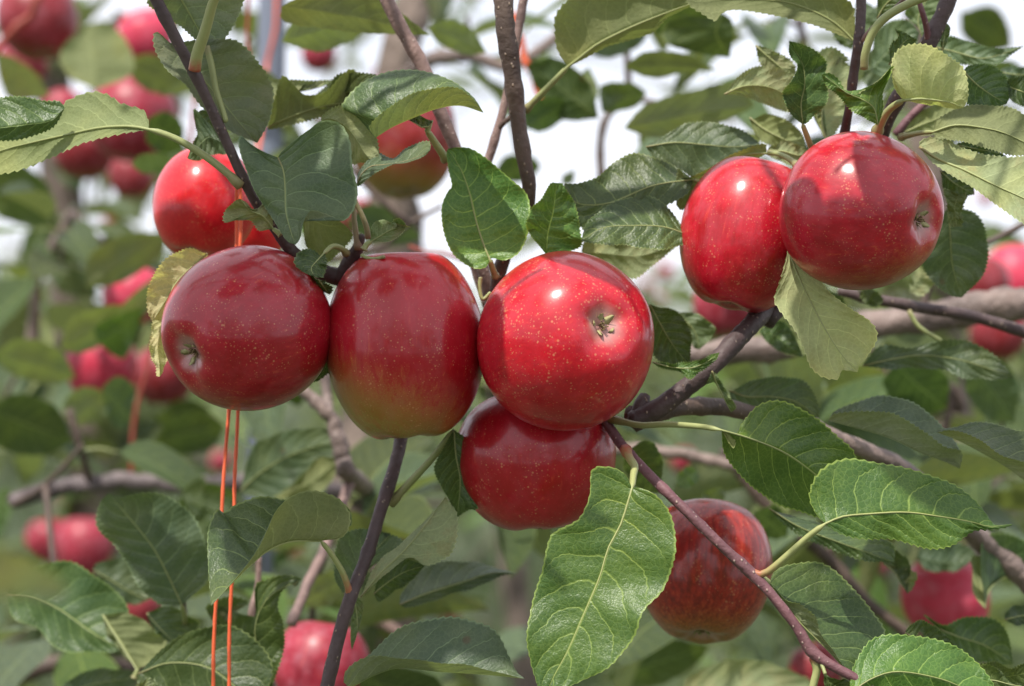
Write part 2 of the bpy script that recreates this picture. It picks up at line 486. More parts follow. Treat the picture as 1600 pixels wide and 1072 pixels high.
def apple(cx, cy, R, y, axis, h, mat, label, seed=1, taper=0.06, box=0.88, group=None, detail=True, stalk=True, twist=0.0, sx=1.0):
    """cx, cy, R in photo pixels at depth y; axis = direction of the calyx (x right, up, towards camera)"""
    ctr = W(cx, cy, y)
    Rm = R * S * (F_DIST + y)
    me0, zt, zb = apple_mesh(seed, h, taper=taper, box=box, nth=72 if detail else 32, nph=56 if detail else 24)
    root = empty('apple', ctr, label, 'apple', group)
    me = me0.copy() if len(me0.materials) and me0.materials[0] != mat else me0
    if not len(me.materials): me.materials.append(mat)
    else: me.materials[0] = mat
    d = Vector((axis[0], -axis[2], axis[1])).normalized()
    q = (-d).to_track_quat('Z', 'Y') @ Euler((0, 0, twist)).to_quaternion()
    o = bpy.data.objects.new('skin', me); COL.objects.link(o)
    o.parent = root; o.rotation_mode = 'QUATERNION'; o.rotation_quaternion = q; o.scale = (Rm * sx, Rm, Rm)
    if detail:
        (g1, g2) = sepal_geo(seed + 5, 0.92)
        s1 = mesh_obj('calyx', g1[0] + np.array([0, 0, zb + 0.02]), g1[1], M_SEPAL)
        s1.parent = root; s1.rotation_mode = 'QUATERNION'; s1.rotation_quaternion = q; s1.scale = (Rm,) * 3
        s2 = mesh_obj('stamen_tuft', g2[0] + np.array([0, 0, zb + 0.0]), g2[1], M_SEPAL2)
        s2.parent = s1
    if stalk:
        r = np.random.default_rng(seed + 11)
        n = 8; t = np.linspace(0, 1, n)
        P = np.stack([0.05 * t**2 * r.uniform(-1, 1), 0.05 * t**2 * r.uniform(-1, 1), zt + t * 0.5], 1)
        st = mesh_obj('stalk', *tube_geo(P, np.interp(t, [0, .8, 1], [.026, .03, .042]), 8)[:2], SM['brown'])
        st.parent = root; st.rotation_mode = 'QUATERNION'; st.rotation_quaternion = q; st.scale = (Rm,) * 3
    return root

# ------------------------------------------------------------ leaves
VLIST = np.array([0.0, 0.10, 0.22, 0.36, 0.50, 0.64, 0.77, 0.88, 0.96, 1.0])
def leaf_geo(A, M, B, ya, ym, yb, see='t', n=84, teeth=30, tooth=0.0008, quilt=0.00035, wave=0.0012, cup=0.10, seed=0, res=None):
    tooth *= 1.75
    """A, M, B: pixel polylines base to tip; ya/ym/yb: depth (m) as function arrays of u. Returns verts, faces, uv."""
    r = np.random.default_rng(seed)
    a, m, b = spline(A, n), spline(M, n), spline(B, n)
    u = np.linspace(0, 1, n)
    a3 = np.array([W(p[0], p[1], yy) for p, yy in zip(a, ya(u))])
    m3 = np.array([W(p[0], p[1], yy) for p, yy in zip(m, ym(u))])
    b3 = np.array([W(p[0], p[1], yy) for p, yy in zip(b, yb(u))])
    ph = r.uniform(0, 6, 4)
    def edgewave(E, k):
        D = E - m3; l = np.linalg.norm(D, axis=1)[:, None] + 1e-9
        env = np.sin(np.pi * np.clip(u, 0, 1))[:, None] ** 0.5
        saw = ((u * teeth) % 1.0) ** 1.3
        E = E + D / l * (saw * tooth)[:, None] * np.minimum(env * 1.5, 1)
        E = E + np.array([0, 1, 0.25]) * (wave * np.sin(u * 13 + ph[k]) + wave * 0.7 * np.sin(u * 27 + ph[k + 1]))[:, None] * env
        return E
    a3, b3 = edgewave(a3, 0), edgewave(b3, 2)
    V, UV = [], []
    vs = VLIST if res is None else res
    cols = [(-v, a3) for v in vs[::-1]] + [(v, b3) for v in vs[1:]]
    nc = len(cols)
    G = np.zeros((n, nc, 3)); U = np.zeros((n, nc, 2))
    for j, (v, E) in enumerate(cols):
        t = abs(v)
        P = m3 * (1 - t) + E * t
        wd = np.linalg.norm(E - m3, axis=1)
        P = P + np.array([0, 1, 0.0]) * (cup * wd * math.sin(math.pi * t))[:, None]
        G[:, j] = P
        U[:, j, 0] = u; U[:, j, 1] = v
    # normals from the grid, then push veins / quilting
    du = np.gradient(G, axis=0); dv = np.gradient(G, axis=1)
    N = np.cross(du, dv); N /= np.linalg.norm(N, axis=2)[..., None] + 1e-12
    UU, VV = U[..., 0], U[..., 1]
    s = (UU - np.abs(VV) ** 1.35 * 0.24) * NV + (VV > 0) * 0.45 + 0.17
    dvn = 0.5 - np.abs((s % 1.0) - 0.5)
    dome = (2 * dvn) ** 0.6 * np.sin(np.pi * np.clip(np.abs(VV), 0, 1)) ** 0.6 * np.sin(np.pi * UU) ** 0.4
    # sign: which way is up
    half = G[:, :len(vs)]
    # projected signed area of A half
    q = np.stack([half[..., 0] / (half[..., 1] + F_DIST), (half[..., 2] - CAM_Z) / (half[..., 1] + F_DIST)], -1)
    e1 = q[1:, :-1] - q[:-1, :-1]; e2 = q[:-1, 1:] - q[:-1, :-1]
    area = (e1[..., 0] * e2[..., 1] - e1[..., 1] * e2[..., 0]).sum()
    # face (i,j),(i+1,j),(i+1,j+1),(i,j+1): normal towards camera when area > 0
    flip = (area > 0) != (see == 't')
    sg = -1.0 if flip else 1.0
    G = G + N * (sg * quilt * dome)[..., None]
    F = []
    for i in range(n - 1):
        for j in range(nc - 1):
            f = (i * nc + j, (i + 1) * nc + j, (i + 1) * nc + j + 1, i * nc + j + 1)
            F.append(f[::-1] if flip else f)
    return G.reshape(-1, 3), F, U.reshape(-1, 2), m3

BR = {}          # branch key -> root
def leaf(bk, K, A, M, B, y=(0, 0, 0, 0), kind='dark', see='t', st=None, sy=None, sm='green', label=None, name='leaf',
         sr=(1.15, 0.95), teeth=30, quilt=0.00035, wave=0.0012, cup=0.10, n=121, arch=0.0, tooth=0.0007, midrib=True):
    m = kp(K, M)
    a = np.vstack([m[:1], kp(K, A), m[-1:]]) if len(A) else m
    b = np.vstack([m[:1], kp(K, B), m[-1:]]) if len(B) else m
    y0, y1, oa, ob = y
    env = lambda u: np.sin(np.pi * np.clip(u, 0, 1)) ** 0.7
    ym = lambda u: y0 + (y1 - y0) * u + arch * np.sin(np.pi * u)
    ya = lambda u: ym(u) + oa * env(u)
    yb = lambda u: ym(u) + ob * env(u)
    root = BR[bk]
    leaf.k += 1
    if name == 'leaf_stalk':
        Q = spline(m, 30)
        P = np.array([W(p[0], p[1], y0 + (y1 - y0) * t) for p, t in zip(Q, np.linspace(0, 1, 30))])
        g = tube_geo(P, np.linspace(sr[0] * 1.25, sr[1], 30) * 0.001, 8)
        return mesh_obj(name, g[0], g[1], SM[sm], root, uv=g[2])
    V, F, UV, m3 = leaf_geo(a, m, b, ya, ym, yb, see, n=n, teeth=teeth, tooth=tooth, quilt=quilt, wave=wave, cup=cup, seed=leaf.k)
    o = mesh_obj(name, V, F, LM[kind], root, uv=UV)
    if label: o['label'] = label
    geos = []
    if st:
        sp = spline(kp(K, st), 14)
        ys = np.linspace(y0, y0 if sy is None else sy, 14)
        P = np.array([W(p[0], p[1], yy) for p, yy in zip(sp, ys)])[::-1]
        Rr = np.linspace(sr[0] * 1.35, sr[1], 14) * 0.001
        Rr[:2] *= 1.3
    else:
        P = None
    if midrib:
        mm = m3[:-3:6] - np.array([0, 0.0002, 0])
        rm = np.linspace(sr[1], 0.14, len(mm)) * 0.001 * np.linspace(0.62, 0.8, len(mm)) * (0.62 if see == 't' else 0.85)
        mm = mm + np.array([0, 0.0002, 0]) * (1 if see == 't' else 0)
        if P is not None:
            P = np.vstack([P[:-1], mm]); Rr = np.concatenate([Rr[:-1], rm])
        else:
            P, Rr = mm, rm
    if P is not None:
        g = tube_geo(P, Rr, 7)
        mesh_obj('stalk' if st else 'midrib', g[0], g[1], SM[sm], o, uv=g[2])
    return o
leaf.k = 0

def tube_part(name, parent, pts, mat, ripple=0.03, sides=12, nodes=0.12, step=0.003, seed=0):
    """pts: (px, py, radius px, y). Radius thickens at nodes."""
    P = np.array([list(W(p[0], p[1], p[3])) + [p[2] * S * (F_DIST + p[3])] for p in pts])
    ln = np.linalg.norm(np.diff(P[:, :3], axis=0), axis=1).sum()
    n = max(8, min(160, int(ln / step)))
    # spline spaced along x,z (first two comps used for arc) -> reorder
    Q = spline(P[:, [0, 2, 1, 3]], n)
    C = Q[:, [0, 2, 1]]; R = Q[:, 3].copy()
    r = np.random.default_rng(seed + int(abs(pts[0][0])))
    pos = r.uniform(0.01, 0.03); t = np.linspace(0, ln, n)
    while pos < ln:
        R *= 1 + nodes * r.uniform(0.6, 1.6) * np.exp(-((t - pos) / (0.0022 + R.mean() * 0.3)) ** 2)
        C += (r.normal(0, 1, 3) * R.mean() * 0.16)[None, :] * np.clip((t - pos) / 0.02, -0.5, 0.5)[:, None]
        pos += r.uniform(0.018, 0.034)
    g = tube_geo(C, R, sides, ripple)
    return mesh_obj(name, g[0], g[1], mat, parent, uv=g[2])

def branch(key, pts, mat, label, cat='branch', extra=(), name='apple_branch'):
    p0 = W(pts[0][0], pts[0][1], pts[0][3])
    root = empty(name, p0, label, cat)
    BR[key] = root
    tube_part('twig', root, pts, BM[mat])
    for e in extra:
        tube_part('side_twig', root, e[0], BM[e[1]] if e[1] in BM else SM[e[1]])
    return root

# ============================================================ SETTING: ground
def ground_mat():
    n = NT('orchard_grass')
    obj = n.n('TexCoord').outputs['Object']
    a = n.noise(obj, 0.35, 5, 0.6); b = n.noise(obj, 3.0, 5, 0.7); c = n.noise(obj, 30, 3)
    col = n.mix(n.ss(a, 0.35, 0.65), (0.036, 0.060, 0.022), (0.075, 0.098, 0.040))
    col = n.mix(n.ss(b, 0.45, 0.7), col, (0.15, 0.15, 0.075))
    col = n.mix(n.math('MULTIPLY', c, 0.5), col, (0.03, 0.05, 0.018))
    p = n.n('BsdfPrincipled', Roughness=0.9)
    n.set(p, 'Base Color', col); n.set(p, 'Normal', n.bump(n.math('ADD', b, c), 0.9, 0.08))
    return n.out(p.outputs[0])
M_GROUND = ground_mat()
gx = np.concatenate([-np.geomspace(500, 1, 30), [0], np.geomspace(1, 500, 30)])
gy = np.concatenate([[-12, -6, -2], np.geomspace(1, 500, 50) - 1.0])
r_ = np.random.default_rng(3)
V = [(x, yy, 0.05 * math.sin(x * 0.7 + 1) * math.cos(yy * 0.5)) for yy in gy for x in gx]
F = [(i * len(gx) + j, i * len(gx) + j + 1, (i + 1) * len(gx) + j + 1, (i + 1) * len(gx) + j) for i in range(len(gy) - 1) for j in range(len(gx) - 1)]
g = mesh_obj('ground', V, F, M_GROUND); g['kind'] = 'structure'

# rough grass tufts between the rows
def tuft(nbl, r):
    V, F = [], []
    for _ in range(nbl):
        a = r.uniform(0, 6.28); q = r.uniform(0, 0.12); hh = r.uniform(0.08, 0.28)
        bx, by = math.cos(a) * q, math.sin(a) * q
        lx, ly = r.normal(0, 0.07, 2); wx = r.uniform(0.006, 0.012); b2 = r.uniform(0, 6.28)
        k = len(V)
        V += [(bx - wx * math.cos(b2), by - wx * math.sin(b2), 0), (bx + wx * math.cos(b2), by + wx * math.sin(b2), 0),
              (bx + lx * .5 + wx * .7, by + ly * .5, hh * .6), (bx + lx, by + ly, hh)]
        F += [(k, k + 1, k + 2), (k, k + 2, k + 3)]
    return V, F
parts = []
for i in range(2600):
    yy = 5 + 45 * r_.random() ** 1.5; xx = r_.uniform(-1, 1) * (1.5 + yy * 0.32)
    v, f = tuft(14, r_)
    v = np.array(v) * r_.uniform(0.7, 1.5) + np.array([xx, yy, 0.0])
    parts.append((v, f, [(0, 0)] * len(v)))
v, f, _ = join_geo(parts)
gr = mesh_obj('grass', v, f, plain('grass_blades', (0.075, 0.115, 0.038), 0.6, 2, 0.5), smooth=False)
gr['kind'] = 'stuff'; gr['label'] = 'rough green grass growing between the orchard rows'; gr['category'] = 'grass'

# generic small leaf meshes -------------------------------------------------
def generic_leaf(seed, n=12, fold=0.3, bend=0.35, wid=0.30):
    r = np.random.default_rng(seed)
    u = np.linspace(0, 1, n); w_ = wid * np.sin(np.pi * u ** 0.85) ** 0.75 * (1 - 0.15 * u)
    w_[0] = w_[-1] = 0
    cx = np.sin(u * 1.5) * r.uniform(-0.12, 0.12)
    z = -bend * u ** 2 + 0.0
    vs = np.array([-1, -0.55, 0, 0.55, 1.0])
    V, UV = [], []
    ph = r.uniform(0, 6)
    for i in range(n):
        for v in vs:
            V.append((cx[i] + v * w_[i] * (1 - 0.25 * fold), u[i], z[i] + abs(v) * w_[i] * fold + 0.02 * math.sin(u[i] * 9 + ph + v) * abs(v)))
            UV.append((u[i], v))
    F = []
    for i in range(n - 1):
        for j in range(4):
            F.append((i * 5 + j, i * 5 + j + 1, (i + 1) * 5 + j + 1, (i + 1) * 5 + j))
    return np.array(V), F, UV
GL = {}
def generic_mesh(kind, k):
    if (kind, k) not in GL:
        V, F, UV = generic_leaf(100 + k, n=14, fold=[0.15, 0.5, 0.8, 0.3][k % 4], bend=[0.2, 0.45, 0.1, 0.6][k % 4], wid=[0.30, 0.27, 0.32, 0.25][k % 4])
        # petiole as a thin strip-tube
        t = tube_geo(np.array([(0, -0.32, -0.06), (0, -0.16, 0.0), (0, 0, 0)]), [0.016, 0.013, 0.010], 5)
        V2, F2, UV2 = join_geo([(V, F, UV), (t[0], t[1], [(0.5, 0.0)] * len(t[0]))])
        me = bpy.data.meshes.new('leaf'); me.from_pydata([tuple(v) for v in V2], [], F2)
        ul = me.uv_layers.new(name='UVMap'); li = np.empty(len(me.loops), np.int32); me.loops.foreach_get('vertex_index', li)
        ul.data.foreach_set('uv', np.asarray(UV2, np.float32)[li].ravel())
        me.polygons.foreach_set('use_smooth', [True] * len(me.polygons))
        me.materials.append(LM[kind])
        GL[(kind, k)] = me
    return GL[(kind, k)]

def cluster(root, pos, r, n=5, size=0.075, kinds=('dark', 'dark', 'blue', 'olive', 'fresh'), name='leaf', outdir=None):
    a0 = r.uniform(0, 6.28)
    for k in range(n):
        a = a0 + k * 2.4 + r.uniform(-0.4, 0.4)
        el = r.uniform(-0.7, 0.75)
        d = Vector((math.cos(a) * math.cos(el), math.sin(a) * math.cos(el), math.sin(el)))
        if outdir is not None: d = (d + Vector(outdir) * 0.6).normalized()
        nrm = Vector((r.normal(0, 0.35), r.normal(0, 0.35) - 0.15, 1.0)).normalized()
        x = d.cross(nrm).normalized(); zz = x.cross(d).normalized()
        s = size * r.uniform(0.75, 1.2)
        kk, vv = kinds[r.integers(len(kinds))], int(r.integers(4))
        # no filler leaf hangs right before a fruit that the photo shows uncovered
        cpt = Vector(pos) + d * s * 0.8
        dd_ = cpt.y + F_DIST
        qx, qy = 800 + cpt.x / (S * dd_), 536 - (cpt.z - CAM_Z) / (S * dd_)
        if any(b_[2] > 24 and cpt.y < b_[3] and math.hypot(qx - b_[0], qy - b_[1]) < b_[2] * 0.95 + 0.38 * s / (S * dd_) for b_ in BGA): continue
        me = generic_mesh(kk, vv)
        o = bpy.data.objects.new(name, me); COL.objects.link(o)
        Mx = Matrix(((x[0], d[0], zz[0]), (x[1], d[1], zz[1]), (x[2], d[2], zz[2]))).to_4x4()
        loc = Vector(pos) + d * s * 0.3
        o.parent = root
        o.matrix_basis = Matrix.Translation(loc - root.location) @ Mx @ Matrix.Scale(s, 4)

# ============================================================ SETTING: far orchard rows
def far_tree(x, y, hgt, seed, label, group):
    r = np.random.default_rng(seed)
    root = empty('apple_tree', (x, y, 0), label, 'tree', group)
    P = np.array([(0, 0, 0), (r.normal(0, .05), 0, hgt * 0.3), (r.normal(0, .1), r.normal(0, .1), hgt * 0.65), (r.normal(0, .12), 0, hgt * 0.92)])
    g = tube_geo(spline(P, 12), np.linspace(0.07, 0.02, 12), 8)
    mesh_obj('trunk', g[0] + np.array([x, y, 0]), g[1], BM['trunk'], root, uv=g[2])
    parts, bp = [], []
    LV = [generic_leaf(200 + k, n=5, fold=0.4, bend=0.3)[:2] for k in range(3)]
    for b in range(16):
        zz = hgt * r.uniform(0.22, 0.85); a = r.uniform(0, 6.28); ln = hgt * 0.36 * (1.1 - 0.6 * zz / hgt) * r.uniform(0.7, 1.25)
        e = np.array([math.cos(a) * ln, math.sin(a) * ln, zz + r.uniform(-0.2, 0.35)])
        Q = spline([(0, 0, zz), e * 0.5 + np.array([0, 0, zz * 0.5 + 0.1]), e], 8)
        bp.append(tube_geo(Q, np.linspace(0.022, 0.006, 8), 6))
        for k in range(95):
            c = Q[int(r.integers(2, 8))] + r.normal(0, 0.13, 3)
            V, F = LV[int(r.integers(3))]
            s = r.uniform(0.07, 0.13)
            E = np.array(Euler((r.normal(0, .7), r.normal(0, .7), r.uniform(0, 6.28))).to_matrix())
            parts.append(((V * s) @ E.T + c, F, [(0.5, 0.2)] * len(V)))
    v, f, _ = join_geo(bp)
    bo = mesh_obj('limbs', v + np.array([x, y, 0]), f, BM['trunk'], root, uv=None); bo['kind'] = 'stuff'
    v, f, _ = join_geo(parts)
    fo = mesh_obj('crown', v + np.array([x, y, 0]), f, LM['olive' if seed % 3 == 0 else 'dark'], root, uv=None, smooth=False); fo['kind'] = 'stuff'
    return root
FAR_GROUP = 'apple trees in the blurred far rows'
far = [(-3.4, 8.5, 2.2), (-0.95, 13.5, 2.0), (1.9, 11.5, 2.15), (3.0, 9.0, 2.6), (-3.6, 13, 2.6), (0.5, 19, 2.2), (-2.9, 21, 2.6), (3.2, 19, 2.5),
       (-5.5, 26, 2.9), (-1.2, 29, 2.3), (1.6, 27, 2.3), (4.6, 27, 2.8), (-4, 36, 3.0), (0.2, 38, 2.7), (3.3, 38, 2.9), (7, 36, 3.0)]
for i, (x, y, h) in enumerate(far):
    far_tree(x, y, h, 31 + i, 'blurred apple tree standing in the far orchard rows', FAR_GROUP)

# the next row, behind the viewer: it is what the lower half of each shiny apple mirrors
for i, x in enumerate((-6.3, -4.7, -3.2, -1.7, -0.3, 1.2, 2.7, 4.2, 5.8)):
    far_tree(x, -6.2 + 0.3 * math.sin(i * 2.3), 4.0 + 0.35 * math.cos(i * 1.7), 90 + i, 'apple tree of the neighbouring row, behind the viewer', 'apple trees of the row behind the viewer')

# ============================================================ metal pole and twine
pr = empty('metal_pole', W(410, 1072, 0.9) * np.array([1, 1, 0]), 'grey blue metal support pole behind the left apples', 'pole')
pa = W(398, 1150, 0.9); pb = W(428, -80, 0.9)
dirp = (pb - pa) / (pb[2] - pa[2])
P = np.array([pa + dirp * (z - pa[2]) for z in np.linspace(-0.3, 3.0, 12)])
g = tube_geo(P, [0.0116] * 12, 20)
mesh_obj('tube', g[0], g[1], M_POLE, pr, uv=g[2])
for zz in (2.75, 1.18):
    c = pa + dirp * (zz - pa[2])
    g = tube_geo(np.array([c, c + dirp * 0.012, c + dirp * 0.024]), [0.0138] * 3, 20)
    mesh_obj('clamp_ring', g[0], g[1], M_POLE, pr)

def twine(pts_list, mat, label, rad, name='twine'):
    root = empty(name, W(pts_list[0][0][0], pts_list[0][0][1], pts_list[0][0][2]), label, 'twine')
    for pts in pts_list:
        P = np.array([W(*p) for p in pts])
        Q = spline(P[:, [0, 2, 1]], 60)[:, [0, 2, 1]]
        t = np.linspace(0, 1, 60)
        Q += np.stack([np.sin(t * 21 + pts[0][0]), np.cos(t * 17), 0 * t], 1) * rad * 0.35
        g = tube_geo(Q, np.full(60, rad) * (1 + 0.12 * np.sin(t * 160)), 8, 0.03)
        mesh_obj('strand', g[0], g[1], mat, root, uv=g[2])
    return root
twine([[(376, 270, 0.06), (374, 390, 0.062), (357, 640, 0.06), (349, 770, 0.055), (338, 930, 0.05), (332, 1110, 0.05)],
       [(370, 268, 0.062), (369, 390, 0.066), (371, 640, 0.06), (367, 770, 0.055), (361, 930, 0.05), (357, 1110, 0.05)]],
      M_STRING, 'pair of bright orange strings hanging behind the far left apple', 0.00086)
twine([[(436, -30, 0.85), (427, 60, 0.85), (414, 120, 0.85), (404, 240, 0.8)]], M_STRING, 'short orange string crossing the grey pole near the top', 0.0015)
twine([[(392, -30, 0.5), (386, 40, 0.5), (388, 90, 0.5), (372, 200, 0.5)]], M_STRING2, 'thin rust red string hanging just left of the grey pole', 0.0012)
twine([[(70, -20, 1.0), (45, 25, 1.0), (18, 50, 1.0), (-20, 92, 1.0)]], M_STRING2, 'rust red cord slanting across the blurred top left apple', 0.0035)
twine([[(306, 150, 0.7), (300, 200, 0.7), (292, 260, 0.7), (270, 420, 0.7), (235, 560, 0.7), (212, 640, 0.7), (205, 760, 0.7)]], M_STRING2, 'rust brown string running down behind the upper left leaves', 0.0015)
twine([[(800, 20, 0.55), (812, 60, 0.55), (826, 105, 0.55), (845, 150, 0.55), (862, 185, 0.55)]], M_STRING, 'red orange string behind the upright twig at the top centre', 0.0022)
twine([[(640, 385, 0.4), (668, 395, 0.4), (700, 398, 0.4), (740, 412, 0.4)]], M_STRING2, 'short red string behind the leaves above the second apple', 0.0011)

# ============================================================ the tree behind: trunk, limbs
BTREE = empty('apple_tree', (W(595, 800, 0.95)[0], 0.95, 0), 'grey brown apple trunk with crooked limbs behind the middle apples', 'tree')
BR['back'] = BTREE
Zf = lambda pts, yy: [(p[0], p[1], p[2], yy) for p in pts]
x0 = BTREE.location.x
tp = [(590, 2000, 66, 0.95), (585, 1300, 60, 0.95), (578, 1072, 56, 0.95), (585, 900, 54, 0.95), (592, 760, 56, 0.95), (600, 640, 50, 0.95), (612, 450, 40, 0.95), (618, 330, 37, 0.95), (612, 180, 33, 0.95), (606, 60, 30, 0.95), (612, -120, 26, 0.95), (600, -500, 15, 0.95)]
tp = [(590, 4150, 74, 0.95)] + tp
tube_part('trunk', BTREE, tp, BM['trunk'], ripple=0.06, sides=20, nodes=0.05, step=0.02)
limbs = [
    ('slate', [(20, 790, 13, 0.55), (70, 775, 13, 0.62), (160, 762, 13, 0.62), (260, 762, 12, 0.62), (350, 757, 14, 0.64), (470, 755, 15, 0.7), (585, 770, 20, 0.9)]),
    ('grey', [(585, 760, 22, 0.85), (625, 752, 22, 0.65), (680, 752, 20, 0.55), (740, 742, 18, 0.5), (830, 740, 16, 0.5), (930, 715, 12, 0.45), (1010, 706, 9, 0.42), (1110, 722, 9, 0.42), (1190, 740, 7, 0.42)]),
    ('grey', [(462, 598, 9, 0.28), (492, 628, 10, 0.28), (520, 665, 11, 0.28), (535, 715, 13, 0.28), (548, 745, 14, 0.30), (590, 775, 14, 0.5)]),
    ('pink', [(548, 745, 9, 0.30), (535, 790, 8, 0.28), (508, 860, 8, 0.26), (480, 915, 8, 0.24), (455, 975, 8, 0.22)]),
    ('grey', [(505, 560, 8, 0.35), (515, 640, 8, 0.34), (538, 700, 9, 0.30)]),
    ('grey', [(612, 160, 14, 0.93), (655, 110, 12, 0.8), (700, 90, 11, 0.75), (745, 92, 10, 0.75), (800, 105, 9, 0.75), (850, 75, 8, 0.75), (885, 40, 7, 0.75), (925, -10, 6, 0.75)]),
    ('dark', [(735, 92, 5, 0.75), (732, 40, 3, 0.75), (730, 25, 3, 0.75)]),
    ('brown', [(940, 280, 7, 0.6), (938, 235, 6, 0.6), (945, 190, 6, 0.6), (960, 170, 5, 0.6), (985, 150, 4, 0.6)]),
    ('brown', [(0, 1065, 17, 0.7), (60, 1040, 15, 0.7), (120, 1032, 13, 0.7), (185, 1035, 10, 0.7), (300, 1050, 9, 0.8), (560, 1010, 14, 0.95)]),
    ('pink', [(560, 965, 9, 0.55), (590, 972, 9, 0.55), (625, 990, 8, 0.55), (670, 1020, 7, 0.55)]),
    ('brown', [(1130, 700, 9, 0.45), (1160, 745, 9, 0.45), (1215, 810, 10, 0.45), (1290, 870, 10, 0.45), (1345, 935, 10, 0.45), (1400, 980, 9, 0.45), (1470, 1040, 9, 0.45)]),
    ('brown', [(1252, -10, 5, 0.8), (1250, 40, 6, 0.8), (1258, 75, 7, 0.8), (1268, 130, 7, 0.8)]),
    ('brown', [(1500, 640, 7, 0.6), (1490, 600, 7, 0.6), (1480, 690, 6, 0.6), (1510, 760, 5, 0.6)]),
    ('grey', [(45, 560, 10, 0.9), (55, 500, 9, 0.9), (60, 440, 8, 0.9), (85, 380, 7, 0.9), (115, 330, 6, 0.9)]),
    ('brown', [(108, 640, 6, 0.6), (125, 700, 6, 0.6), (140, 750, 6, 0.62)]),
    ('brown', [(600, 385, 4, 0.5), (640, 350, 4, 0.5), (690, 322, 3, 0.5)]),
    ('brown', [(190, 20, 5, 0.9), (165, 60, 6, 0.9), (150, 110, 6, 0.9)]),
]
for i, (m, pts) in enumerate(limbs):
    tube_part('limb', BTREE, pts, BM[m], ripple=0.05, sides=12, nodes=0.12, step=0.005, seed=i)

# pale limb on the right: another tree
RTREE = empty('apple_limb', W(1640, 480, 0.33), 'thick pale rough limb running sideways behind the right leaves', 'branch')
BR['rlimb'] = RTREE
tube_part('limb', RTREE, [(1075, 552, 13, 0.33), (1100, 548, 16, 0.33), (1160, 544, 20, 0.33), (1220, 540, 20, 0.33), (1300, 520, 20, 0.33), (1400, 505, 21, 0.33), (1480, 490, 24, 0.33), (1540, 482, 25, 0.33), (1640, 478, 26, 0.33)], BM['grey'], ripple=0.05, sides=18)
tube_part('side_twig', RTREE, [(1400, 505, 9, 0.33), (1440, 480, 6, 0.33), (1455, 440, 6, 0.33), (1500, 400, 5, 0.33), (1560, 370, 5, 0.33), (1640, 330, 5, 0.33)], BM['brown'])
branch('twigr', [(1310, 455, 7, 0.16), (1350, 464, 9, 0.16), (1400, 472, 9, 0.16), (1450, 480, 9, 0.17), (1490, 486, 9, 0.17), (1540, 498, 9, 0.18), (1640, 530, 10, 0.18)], 'dark',
       'smooth dark grey twig in front of the thick pale limb at right', extra=[([(1420, 485, 4, 0.16), (1435, 510, 3.5, 0.16), (1470, 532, 3, 0.16)], 'green')])

# ============================================================ foreground branches
branch('ul', [(238, -30, 10, -0.015), (252, 0, 9.5, -0.015), (276, 50, 9, -0.014), (305, 105, 9, -0.012), (330, 160, 8.5, -0.008), (352, 215, 8, -0.004), (375, 268, 8, 0.0), (395, 312, 8, 0.004), (425, 352, 9, 0.012), (458, 395, 11, 0.02), (500, 422, 13, 0.03), (535, 432, 15, 0.035), (560, 440, 13, 0.04), (620, 460, 12, 0.05), (760, 520, 14, 0.06), (930, 640, 16, 0.06)], 'dark',
       'dark purple twig slanting from the top left down to the left apple',
       extra=[([(532, 440, 14, 0.033), (545, 410, 11, 0.028), (556, 395, 10, 0.025), (562, 378, 8, 0.022), (566, 368, 5, 0.02)], 'dark')])
branch('up', [(782, -40, 15, 0.03), (786, 0, 15, 0.03), (789, 50, 15, 0.03), (797, 100, 14, 0.032), (803, 150, 13.5, 0.034), (810, 210, 12.5, 0.036), (818, 260, 12, 0.038), (824, 300, 11, 0.04), (815, 350, 11, 0.045), (790, 400, 10, 0.05), (776, 440, 10, 0.052), (770, 500, 10, 0.055)], 'brown',
       'upright dark brown twig with pale dots at the top centre')
branch('pink', [(590, -40, 11, 0.07), (605, 0, 11, 0.07), (628, 48, 11, 0.07), (643, 75, 12, 0.07), (662, 110, 11, 0.07), (680, 155, 11, 0.07), (696, 195, 10.5, 0.07), (710, 235, 10, 0.07), (725, 290, 10, 0.072), (745, 380, 10, 0.075), (770, 480, 11, 0.08)], 'pink',
       'pinkish grey twig slanting behind the curled leaf at top centre')
branch('vee', [(826, -30, 7, 0.09), (817, 10, 7, 0.09), (810, 50, 6.5, 0.09), (800, 110, 6.5, 0.09), (788, 160, 6.5, 0.09), (778, 200, 6.5, 0.09), (765, 248, 7, 0.09), (745, 300, 7, 0.09), (735, 380, 7, 0.09), (760, 480, 7, 0.09)], 'pink',
       'thin pink forked twig crossing behind the upright brown twig',
       extra=[([(778, 203, 4.5, 0.09), (792, 188, 4, 0.085), (820, 168, 3.8, 0.082)], 'brown')])
branch('r1', [(1346, -30, 8, 0.02), (1347, 20, 8, 0.02), (1342, 70, 8, 0.02), (1333, 125, 7.5, 0.025), (1326, 170, 7, 0.03), (1318, 215, 7, 0.04), (1312, 270, 7, 0.05), (1290, 330, 8, 0.065), (1230, 420, 9, 0.07), (1190, 500, 10, 0.06)], 'dark',
       'slim dark red twig above the two right apples, left of a thicker one',
       extra=[([(1341, 72, 4, 0.02), (1356, 52, 3.6, 0.015), (1378, 30, 3.4, 0.01), (1400, 12, 3.2, 0.005), (1420, -10, 3, 0.0)], 'pink')])
